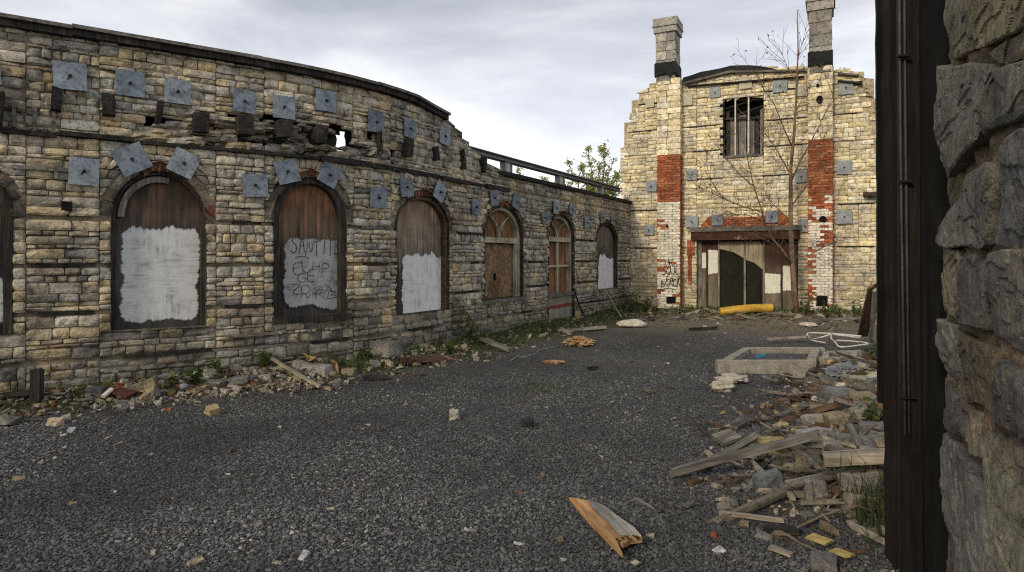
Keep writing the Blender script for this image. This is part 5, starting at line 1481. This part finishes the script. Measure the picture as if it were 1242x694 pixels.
gplank((330, 450), (388, 473), 4, 3, 'palewood', 'thin pale stick slanting out of the plaster crumbs', (.16, .02), name='stick', cat='stick')
gplank((374, 474), (388, 468), 7, 4, 'palewood', 'short pale stick end at the edge of the gravel', name='stick', cat='stick')
gplank((583, 417), (619, 428), 7, 4, 'greywood', 'grey batten lying below the fourth arch', (.08, .02), name='batten', cat='batten')
gplank((679, 404), (735, 400), 6, 3, 'palewood', 'long pale batten near the crumpled orange cardboard', (.03, .03), name='batten', cat='batten')
gplank((679, 401), (692, 407), 6, 3, 'palewood', 'short pale batten crossing the long one near the cardboard', name='batten', cat='batten')
gplank((712, 450), (726, 448), 4, 3, 'darkwood', 'small dark stick alone on the gravel', name='stick', cat='stick')
gplank((781, 474), (790, 479), 5, 3, 'greywood', 'small grey stick in the middle of the yard', name='stick', cat='stick')
gplank((836, 402), (870, 400), 4, 3, 'darkwood', 'dark thin stick near the boarded doorway', name='stick', cat='stick')
gplank((138, 478), (163, 486), 16, 3, 'redsheet', 'dark red brown sheet piece lying under the first white-painted arch', (.04, .05), name='metal_sheet', cat='sheet', roll=.2, jag=.6)
gplank((125, 486), (137, 480), 5, 3, 'whitepipe', 'short white batten left of the red brown sheet', (.03, .08), name='batten', cat='batten')
gplank((0, 487), (40, 483), 10, 5, 'darkwood', 'dark plank along the base of the wall by the short post', (.05, .05))
u = LW.u_of(47); p0 = LW.P(u, 0, .45)
place_plank(Vector((p0.x, p0.y, gz(p0.x, p0.y)-.05)), Vector((p0.x, p0.y+.02, gz(p0.x, p0.y)+.40)), .11, .08, 'darkwood', 'short dark wooden post standing by the base of the long wall', name='wooden_post', cat='post')
# torn yellow and orange cardboard tube
CT = empty('cardboard_tube', g(390, 452), 'torn cardboard tube with a yellow flap and a dark inside', 'cardboard tube')
c0 = g(388, 450); s = c0.y/F
def arc(mb, x0, x1, r, a0, a1, yw, n=12, thick=.012):
    vs = []
    for i in range(n+1):
        a = R(a0+(a1-a0)*i/n); xx = x0+(x1-x0)*i/n
        for rr in (r, r-thick):
            for w in (-yw, yw*(1+.15*math.sin(i*2.1))): vs.append((c0.x+xx+rr*math.cos(a), c0.y+.1+w, c0.z+rr*math.sin(a)+.02))
    mb.add(vs, [(i*4+a, i*4+4+a, i*4+4+b, i*4+b) for i in range(n) for a, b in ((0, 1), (1, 3), (3, 2), (2, 0))])
mb = MB(); arc(mb, 0, 0, .24, 15, 160, .12); keep(mb.build('tube_wall', M['carddark']), CT)
def flap(name, mat, pts, dy=.06):
    mb = MB(); q = [Vector((c0.x+(x-388)*s, c0.y-.04+k*.01, c0.z+(450-y)*s)) for k, (x, y) in enumerate(pts)]; m = len(q); b = [v+Vector((.01, .02, 0)) for v in q]
    mb.add(q+b, [tuple(range(m)), tuple(range(2*m-1, m-1, -1))]+[(i, (i+1) % m, m+(i+1) % m, m+i) for i in range(m)]); keep(mb.build(name, M[mat]), CT)
flap('yellow_flap', 'cardyellow', [(368, 428), (375, 431), (384, 433), (378, 437), (371, 439), (372, 434)])
flap('orange_flap', 'card', [(403, 436), (409, 440), (411, 452), (408, 460), (406, 455), (404, 463), (402, 457), (399, 465), (400, 455), (404, 446)])
# bottle in the weeds
bt = g(219, 476); bo = empty('plastic_bottle', bt, 'small pale bottle with a red band lying in the weeds under the first white-painted arch', 'bottle')
mb = MB(); tube(mb, [bt+Vector((-.09, 0, .06)), bt+Vector((.04, .02, .07)), bt+Vector((.08, .025, .075))], .05, 10, taper=.03); keep(mb.build('bottle_body', M['greycloth'], smooth=True), bo)
mb = MB(); tube(mb, [bt+Vector((-.06, .005, .0623)), bt+Vector((-.01, .012, .066))], .056, 10, taper=.052); keep(mb.build('bottle_band', M['redsheet']), bo)
# leaning pole and rusty tool in the corner
b0 = g(755, 388); wq = LW.uv(733, 352, .05); wp = LW.P(wq[0], wq[1], .05)
place_plank(b0, wp, .035, .035, 'palewood', 'thin pale pole leaning on the wall corner beside the cream sack', name='leaning_pole', cat='pole', jag=.2, warp=.004)
tool = [LW.P(LW.u_of(x), LW.uv(x, y)[1], .18+k*.03) for k, (x, y) in enumerate(((689, 352), (691, 362), (693, 372), (697, 382), (701, 393)))]
tube_thing('iron_bar', tool, .022, 'iron', 'bent dark iron bar leaning beside the grey panel of the fifth arch', 'iron bar')
q = LW.P(LW.u_of(690), .55, .25); mb = MB(); mb.add([q+Vector((a*.07, b*.02, c*.11+.05)) for c in (-1, 1) for a, b in ((-1, -1), (1, -1), (1, 1), (-1, 1))], BOXF); o = mb.build('yellow_tag', M['cardyellow'], origin=q); o.location.z = gz(q.x, q.y)+.11-.05+.02; tag(o, 'small bright yellow box beside the bent iron bar', 'box')
# thin cable on the gravel
tube_thing('loose_cable', [g(x, y, .012) for x, y in ((620, 438), (628, 433), (637, 434), (648, 430), (656, 425), (668, 423), (678, 421))], .010, 'greycloth', 'thin grey cable curling on the gravel toward the orange cardboard', 'cable')

# lesser pieces of the heap that nothing tells apart
protos = [hull_rock(1, .8, .62, 300+i, c, amp=.09, jit=.38).build('broken_stone', M['rock']) for i, c in enumerate((RG, RT, RL, RD_, RG, (.2, .17, .12)))]
boards = [plank_mesh(1, .13, .05, 500+i, .9, .02).build('broken_board', M[m]) for i, m in enumerate(('greywood', 'palewood', 'brownwood', 'darkwood', 'greywood'))]
used = set()
def scatter(pro, n, smin, smax, label, cat, group, flat):
    k = 0
    while k < n:
        f = rd.random(); cx, cy = 2.45+3.2*f, 4.2+6*f; off = rd.gauss(.05, .5); al = rd.gauss(0, .3); x, y = cx+.88*off+.47*al, cy-.47*off+.88*al
        if x/y > .585 or y < 3.9: continue
        src = pro[k % len(pro)]; o = src if k < len(pro) else src.copy()
        if k >= len(pro): COL.objects.link(o)
        s = rd.uniform(smin, smax)*(1.15-.3*f); o.location = (x, y, gz(x, y)-(.02 if flat else .1*s)+(rd.uniform(.01, .09) if flat else 0)); o.scale = (s, s*rd.uniform(.7, 1), s*rd.uniform(.7, 1))
        o.rotation_euler = (rd.uniform(-.25, .25), rd.uniform(-.28, .28), rd.uniform(0, 6.28)); tag(o, label, cat, group); k += 1
scatter(protos, 66, .11, .30, 'small broken stone lying in the rubble heap by the door frame', 'stone', 'small broken stones in the rubble heap', False)
scatter(boards, 28, .25, .7, 'broken strip of old wood lying in the rubble heap by the door frame', 'board', 'broken wood strips in the rubble heap', True)

# uncountable crumbs: plaster, chips, splinters, dead leaves
def crumbs():
    mb = MB(); r = random.Random(9)
    def chip(p, w, d, h, col):
        a = r.uniform(0, 6.28); c, s = math.cos(a), math.sin(a); tx, ty = r.uniform(-.4, .4), r.uniform(-.4, .4); vs = []
        for z in (0, 1):
            for x, y in ((-1, -1), (1, -1), (1, 1), (-1, 1)):
                k = r.uniform(.55, 1.1); X, Y = x*w/2*k, y*d/2*k
                vs.append((p.x+X*c-Y*s, p.y+X*s+Y*c, p.z+z*h*r.uniform(.6, 1.1)+tx*X+ty*Y+.004))
        k = r.uniform(.5, 1.0); mb.add(vs, BOXF, tuple(q*k for q in col))
    PL = [(2.2, (.50, .44, .34)), (2.4, (.38, .31, .21)), (2, (.30, .285, .25)), (1, (.13, .12, .11)), (1.3, (.17, .085, .045)), (.35, (.33, .10, .045)), (.5, (.64, .62, .57))]
    # left strip
    for _ in range(2600):
        u = r.choice((r.uniform(-5, 2.5), r.uniform(-4.6, -.4), r.uniform(-3.2, -.6), r.uniform(0, 13)))
        d = .15+abs(r.gauss(.35, .38)); p = LW.P(u, 0, d)
        if d > 1.7: continue
        pz = Vector((p.x, p.y, gz(p.x, p.y))); sz = min(.11, r.lognormvariate(math.log(.032), .5))
        if r.random() < .12: chip(pz, sz*5, sz*.5, sz*.4, pick(r, [(2, (.20, .13, .08)), (1, (.36, .30, .22)), (1, (.10, .075, .05))]))
        else: chip(pz, sz*r.uniform(1, 1.7), sz, sz*r.uniform(.3, .9), pick(r, PL))
    PR = [(2, (.42, .37, .28)), (2, (.30, .24, .16)), (2.2, (.26, .25, .23)), (1.6, (.12, .10, .085)), (2.2, (.16, .09, .05)), (.1, (.28, .10, .05)), (.5, (.58, .55, .48)), (.5, (.50, .38, .17))]
    for _ in range(8200):
        f = r.random()**1.15; cx, cy = 2.55+(5.9-2.55)*f, 4.1+(10.3-4.1)*f
        off = r.gauss(0, .62); al = r.gauss(0, .3); x, y = cx+.88*off+.47*al, cy-.47*off+.88*al
        if x/y > .60 or y < 3.1: continue
        pz = Vector((x, y, gz(x, y))); sz = min(.12, r.lognormvariate(math.log(.026), .65))
        if r.random() < .30: chip(pz+Vector((0, 0, r.uniform(0, .04))), sz*r.uniform(4, 8), sz*.5, sz*.4, pick(r, [(2, (.16, .10, .06)), (1.5, (.34, .30, .24)), (1.5, (.09, .07, .05)), (1, (.24, .22, .19))]))
        else: chip(pz, sz*r.uniform(1, 1.8), sz, sz*r.uniform(.3, .9), pick(r, PR))
    # thin scatter in front of the gable wall
    for _ in range(900):
        t = r.uniform(.8, 8.5); d = abs(r.gauss(.6, 1.6))+.2; p = GW.P(t, 0, d); sz = min(.14, r.lognormvariate(math.log(.045), .5))
        if p.x/p.y > .56: continue
        chip(Vector((p.x, p.y, gz(p.x, p.y))), sz*r.choice((1.2, 1.4, 5)), sz*.8, sz*.5, pick(r, PR))
    for _ in range(220):
        y = r.uniform(3.7, 16); x = r.uniform(-.75, .5)*y
        if (LW.p[1]-LW.p[0]).cross(Vector((x, y))-LW.p[0]) > -.8 or (LW.p[-1]-LW.p[-2]).cross(Vector((x, y))-LW.p[-2]) > -.8: continue
        sz = min(.05, r.lognormvariate(math.log(.022), .4)); chip(Vector((x, y, gz(x, y))), sz*1.8, sz, sz*.4, pick(r, [(2, (.52, .47, .36)), (2, (.62, .61, .58)), (1, (.33, .25, .14)), (.4, (.30, .08, .04))]))
    o = mb.build('rubble', M['debris']); tag(o, 'loose crumbs of plaster, stone and wood strewn along the walls', 'rubble', kind='stuff')
crumbs()
# ------------------------------------------------------------------ plants
rp = random.Random(55)
GRN = [(3, (.075, .115, .025)), (2, (.11, .15, .035)), (1, (.045, .075, .018)), (.6, (.17, .19, .06))]
SPR = [(3, (.42, .45, .12)), (2, (.52, .53, .18)), (1, (.27, .31, .08)), (1, (.56, .52, .2))]
def leaf(mb, p, size, pal, r, up=.3):
    a = r.uniform(0, 6.28); e = r.uniform(-.6, 1.0)
    d = Vector((math.cos(a)*math.cos(e), math.sin(a)*math.cos(e), math.sin(e))); s = d.cross(Vector((r.uniform(-1, 1), r.uniform(-1, 1), 1))).normalized()
    w = size*.33
    mb.add([p, p+d*size*.5+s*w, p+d*size, p+d*size*.5-s*w], [(0, 1, 2, 3)], pick(r, pal))
def blade(mb, p, h, w, r, pal, lean=.5):
    a = r.uniform(0, 6.28); l = Vector((math.cos(a), math.sin(a), 0))*h*r.uniform(.1, lean); s = Vector((-math.sin(a+.8), math.cos(a+.8), 0))*w
    m = p+l*.35+Vector((0, 0, h*.6)); t = p+l+Vector((0, 0, h)); c = pick(r, pal)
    mb.add([p-s, p+s, m+s*.7, m-s*.7, t], [(0, 1, 2, 3), (3, 2, 4)], c)
def stems(p0, p1, r, seg=6, wob=.04):
    p0, p1 = Vector(p0), Vector(p1); L = (p1-p0).length
    return [p0.lerp(p1, i/seg)+Vector((r.uniform(-1, 1), r.uniform(-1, 1), 0))*wob*L*math.sin(math.pi*i/seg) for i in range(seg+1)]

# bare sapling before the gable wall
def sapling():
    base = g(967, 381); Y = base.y
    root = empty('bare_sapling', base, 'tall bare young tree with thin reddish trunk in front of the gable wall', 'tree')
    tk, br, lf = MB(), MB(), MB()
    def poly(px, y0=0, dy=0):
        n = len(px); return [at(x, y, Y+y0+dy*i/(n-1)) for i, (x, y) in enumerate(px)]
    main = [(967, 382), (963, 350), (961, 315), (959, 280), (959, 240), (959, 205), (963, 165), (966, 115), (968, 60), (967, 14)]
    P = poly(main); P[0].z = gz(P[0].x, P[0].y)-.1
    tube(tk, P[:5], .088, 9, taper=.058); tube(tk, P[4:], .058, 7, taper=.009)
    tk.build('trunk', M['bark'], None, smooth=True)
    tobj = bpy.data.objects[-1] if False else [o for o in COL.objects if o.name.startswith('trunk')][-1]; keep(tobj, root)
    limbs = [([(961, 322), (950, 303), (939, 288), (930, 270), (923, 257), (916, 228), (907, 192), (903, 160)], .055, -.9),
             ([(959, 222), (972, 196), (987, 169), (1000, 140), (1011, 112)], .035, -.5), ([(959, 212), (942, 184), (930, 165), (919, 152)], .03, .5),
             ([(961, 178), (950, 152), (940, 130), (928, 110), (919, 96)], .028, -.6), ([(960, 250), (980, 225), (992, 205), (1004, 180)], .022, -1),
             ([(964, 312), (980, 310), (994, 304), (1010, 293)], .028, -.8), ([(923, 257), (900, 249), (877, 241), (862, 232), (848, 226)], .025, .3), ([(930, 270), (905, 262), (880, 262)], .016, -.6),
             ([(916, 228), (896, 212), (880, 190), (868, 172)], .02, .4), ([(962, 140), (975, 118), (984, 98)], .016, .4), ([(966, 100), (955, 80), (948, 62)], .014, .4), ([(967, 75), (974, 55), (978, 38)], .012, -.3),
             ([(939, 288), (912, 284), (890, 272)], .016, .3), ([(959, 268), (940, 252), (925, 236)], .018, .5), ([(877, 241), (862, 222), (856, 200), (858, 182)], .012, .1)]
    rr = random.Random(3)
    for px, rad, dy in limbs:
        q = poly(px, 0, dy); q = [a+Vector((rr.uniform(-.04, .04), rr.uniform(-.1, .1), rr.uniform(-.04, .04)))*(0 if i == 0 else 1) for i, a in enumerate(q)]
        tube(br, q, rad*.72, 6, taper=.006)
        for i in range(len(q)-1):
            for _ in range(5):
                s = q[i].lerp(q[i+1], rr.random()); d = (q[i+1]-q[i]).normalized(); L = rr.uniform(.35, 1.1)
                v = (d+Vector((rr.uniform(-1, 1), rr.uniform(-1, 1), rr.uniform(-.5, .9)))).normalized()*L
                t = [s, s+v*.4+Vector((0, 0, -.02)), s+v+Vector((0, 0, rr.uniform(-.25, .15)*L))]; tube(br, t, .007, 4, taper=.003)
                for k in range(rr.randint(1, 3)):
                    s2 = t[1].lerp(t[2], rr.random()); v2 = (v.normalized()+Vector((rr.uniform(-1, 1), rr.uniform(-1, 1), rr.uniform(-.6, .6)))).normalized()*rr.uniform(.15, .45); tube(br, [s2, s2+v2], .005, 3, taper=.003)
                    if rr.random() < .6: leaf(lf, s2+v2, rr.uniform(.04, .10), [(1, (.16, .15, .05)), (1, (.10, .12, .03)), (1, (.20, .14, .06))], rr)
                if rr.random() < .4: leaf(lf, t[2], rr.uniform(.05, .1), [(1, (.14, .15, .04)), (1, (.09, .11, .03))], rr)
    for a, b in (((967, 60), 3), ((966, 100), 3)):
        pass
    keep(br.build('branches', M['bark'], smooth=True), root); keep(lf.build('buds', M['leaf']), root)
sapling()

def spring_tree(px, Y, top, spread, nst, label, dens, low):
    base = Vector(((px-CX)*Y/F, Y, 0)); root = empty('spring_tree', base, label, 'tree', 'trees beyond the long wall')
    r = random.Random(int(px)); tk, lf = MB(), MB()
    tube(tk, [base, base+Vector((.05, 0, 1.2)), base+Vector((0, .05, low))], .16, 8, taper=.1)
    for (sx, sy) in nst:
        t = at(sx, sy, Y+r.uniform(-.8, .8)); b = base+Vector((r.uniform(-.1, .1), 0, low*r.uniform(.7, 1)))
        q = stems(b, t, r, 8, .05); q[1] = q[1].lerp(Vector((q[-1].x, q[1].y, q[1].z)), .4); tube(tk, q, .06, 5, taper=.01)
        for _ in range(dens):
            f = r.uniform(.18, 1.0); i = min(7, int(f*8)); p = q[i].lerp(q[i+1], f*8-i)
            L = r.uniform(.2, .9)*spread*(1.1-f*.75); a = r.uniform(0, 6.28); v = Vector((math.cos(a), math.sin(a), r.uniform(.4, 1.5))).normalized()*L
            tube(tk, [p, p+v], .010, 3, taper=.004)
            for k in range(r.randint(9, 20)): leaf(lf, p+v*r.uniform(.15, 1)+Vector((r.uniform(-.1, .1), r.uniform(-.1, .1), r.uniform(-.1, .1))), r.uniform(.08, .16), SPR, r)
    keep(tk.build('trunk', M['twig'], smooth=True), root); keep(lf.build('crown', M['leaf']), root)
spring_tree(722, 29, 0, 1.0, [(714, 180), (733, 176), (744, 194), (728, 200), (752, 205), (705, 200), (690, 198), (738, 215), (716, 222), (700, 225), (748, 228)], 'slender upright tree with yellow green spring leaves beside the gable wall', 34, 3.2)
spring_tree(664, 30, 0, .8, [(660, 214), (672, 219), (650, 222), (684, 224), (640, 226), (628, 206), (695, 214)], 'low leafy tree top showing under the steel rail', 22, 2.6)

# grass and weeds
def grass():
    mb = MB(); r = random.Random(4)
    for _ in range(5200):
        u = r.uniform(-5.5, 13.3); d = abs(r.gauss(.1, .5))+.05; p = LW.P(u, 0, d)
        dens = .5+.5*noise.noise(Vector((u*1.1, d*1.5, 3)))
        if r.random() > dens*1.2+(.15 if u > 3 else 0) or d > 1.5: continue
        blade(mb, Vector((p.x, p.y, gz(p.x, p.y)-.01)), r.uniform(.04, .16), .006, r, GRN, .9)
    for _ in range(2600):
        t = r.uniform(.4, 8.2); d = abs(r.gauss(.15, .7))+.05; p = GW.P(t, 0, d)
        if p.x/p.y > .57 or noise.noise(Vector((t*1.3, d, 8))) < -.05: continue
        blade(mb, Vector((p.x, p.y, gz(p.x, p.y)-.01)), r.uniform(.05, .2), .010, r, GRN, .9)
    for px, py, n in ((847, 406, 60), (880, 398, 40), (830, 402, 40), (655, 474, 90), (800, 398, 60), (1000, 400, 80), (945, 400, 50)):
        c = g(px, py)
        for _ in range(n):
            p = c+Vector((r.gauss(0, .22), r.gauss(0, .3), 0)); blade(mb, Vector((p.x, p.y, gz(p.x, p.y)-.01)), r.uniform(.03, .11), .007, r, GRN, 1)
    o = mb.build('grass', M['grass']); tag(o, 'sparse short grass along the foot of the walls', 'grass', kind='stuff')
grass()
def weed(p, h, n, label, name='weed', spread=.5, size=.09, pal=GRN, cat='weed', group=None):
    root = empty(name, p, label, cat, group); st, lf = MB(), MB(); r = rp
    for _ in range(n):
        a = r.uniform(0, 6.28); t = p+Vector((math.cos(a)*spread*h*r.random(), math.sin(a)*spread*h*r.random(), h*r.uniform(.5, 1)))
        q = stems(p-Vector((0, 0, .03)), t, r, 4, .06); tube(st, q, .007, 4, taper=.003)
        for k in range(int(9+h*10)):
            f = r.uniform(.15, 1); i = min(3, int(f*4)); leaf(lf, q[i].lerp(q[i+1], f*4-i), size*r.uniform(.6, 1.2), pal, r)
    keep(st.build('stem', M['twig']), root); keep(lf.build('foliage', M['leaf']), root)
WG = 'weeds growing at the foot of the walls'
for px, py, h, n, lb in ((979, 383, .75, 9, 'leafy green weed right of the sapling trunk'), (1003, 386, .5, 7, 'low green weed below the right chimney breast'), (1020, 389, .5, 6, 'small weed right of the square flue hole'), (1040, 392, .7, 8, 'green weed near the leaning tan plank'),
                      (768, 379, .9, 9, 'dark bushy weed in the corner where the two walls meet'), (782, 380, .6, 7, 'bushy weed left of the graffiti covered pilaster'), (571, 414, .75, 8, 'climbing green weed against the pier left of the fourth arch'), (584, 418, .35, 6, 'low weed beside the grey batten'),
                      (205, 476, .22, 6, 'green weed under the first white-painted arch'), (236, 468, .24, 7, 'green weed right of the pale bottle'), (262, 455, .26, 6, 'green weed at the pier by the pale round stone'), (320, 448, .25, 7, 'green weed below the graffiti covered arch'), (445, 436, .2, 5, 'small weed by the dark footing stone'), (545, 428, .22, 6, 'small weed right of the third arch'),
                      (1062, 442, .35, 8, 'bright green weed beside the black outer board'), (1058, 520, .3, 6, 'small weed in the rubble heap by the door frame'), (660, 404, .35, 6, 'weed left of the fifth arch panel')):
    weed(g(px, py), h, n, lb, group=WG)
def tuft():
    p = Vector((2.24, 4.0, 0)); p.z = gz(p.x, p.y); mb = MB(); r = random.Random(6)
    for _ in range(260):
        q = p+Vector((r.gauss(0.03, .09), r.gauss(0, .2), 0)); blade(mb, Vector((q.x, q.y, gz(q.x, q.y)-.02)), r.uniform(.12, .36), .004, r, [(3, (.03, .045, .014)), (2, (.05, .07, .02)), (.5, (.13, .11, .06))], .7)
    o = mb.build('grass_tuft', M['grass'], origin=p); tag(o, 'tall dark green grass tuft at the foot of the door frame', 'grass tuft')
tuft()
# ------------------------------------------------------------------ light, sky, camera
SUN_EL, SUN_AZ = R(26), math.atan2(.6, .8)       # the light travels towards +x +y
def build_world():
    w = bpy.data.worlds.new('World'); SC.world = w; w.use_nodes = True
    nt = w.node_tree; nt.nodes.clear()
    out = nt.nodes.new('ShaderNodeOutputWorld'); bg = nt.nodes.new('ShaderNodeBackground'); nt.links.new(bg.outputs[0], out.inputs[0])
    sky = nt.nodes.new('ShaderNodeTexSky'); sky.sky_type = 'NISHITA'; sky.sun_disc = False
    sky.sun_elevation = SUN_EL; sky.sun_rotation = math.pi+SUN_AZ; sky.air_density = 1.2; sky.dust_density = 2
    tc = nt.nodes.new('ShaderNodeTexCoord')
    mp = nt.nodes.new('ShaderNodeMapping'); mp.inputs['Scale'].default_value = (1.5, 1.5, 5); nt.links.new(tc.outputs['Generated'], mp.inputs[0])
    n = texnoise(nt, mp.outputs[0], 1.15, 6, .55, .5)
    c = ramp(nt, n, [(.34, (4.6, 4.8, 5.4)), (.5, (6.3, 6.42, 6.9)), (.64, (8.6, 8.6, 8.6))])
    sx = nt.nodes.new('ShaderNodeSeparateXYZ'); nt.links.new(tc.outputs['Generated'], sx.inputs[0])
    hz = ramp(nt, sx.outputs[2], [(.0, (1.35, 1.33, 1.28)), (.22, (1.25, 1.26, 1.28)), (.36, (.92, .93, .955)), (.7, (.88, .89, .92))])
    c = mixc(nt, 1, c, hz, 'MULTIPLY')
    c = mixc(nt, .9, sky.outputs[0], c)
    nt.links.new(c, bg.inputs[0]); bg.inputs[1].default_value = .088
    w['kind'] = 'structure'
build_world()
ld = bpy.data.lights.new('sun', 'SUN'); ld.energy = 1.5; ld.angle = R(11); ld.color = (1, .86, .64)
lo = bpy.data.objects.new('sun', ld); COL.objects.link(lo)
tr = Vector((math.sin(SUN_AZ)*math.cos(SUN_EL), math.cos(SUN_AZ)*math.cos(SUN_EL), -math.sin(SUN_EL)))
lo.rotation_euler = tr.to_track_quat('-Z', 'Y').to_euler(); lo.location = (-10, -10, 12)
cd = bpy.data.cameras.new('camera'); co = bpy.data.objects.new('camera', cd); COL.objects.link(co)
co.location = (0, 0, EYE); co.rotation_euler = (R(90), 0, 0); cd.sensor_width = 36; cd.lens = 36*F/1242
cd.shift_y = -(347-HOR)/1242; cd.clip_start = .05; cd.clip_end = 3000
SC.camera = co
SC.view_settings.view_transform = 'Standard'; SC.view_settings.look = 'None'; SC.view_settings.exposure = 0.35; SC.view_settings.gamma = 1
SC.view_settings.use_curve_mapping = False
SC.render.engine = 'CYCLES'
SC.cycles.max_bounces = 6; SC.cycles.use_denoising = False; SC.cycles.filter_width = 1.15; SC.cycles.transparent_max_bounces = 12
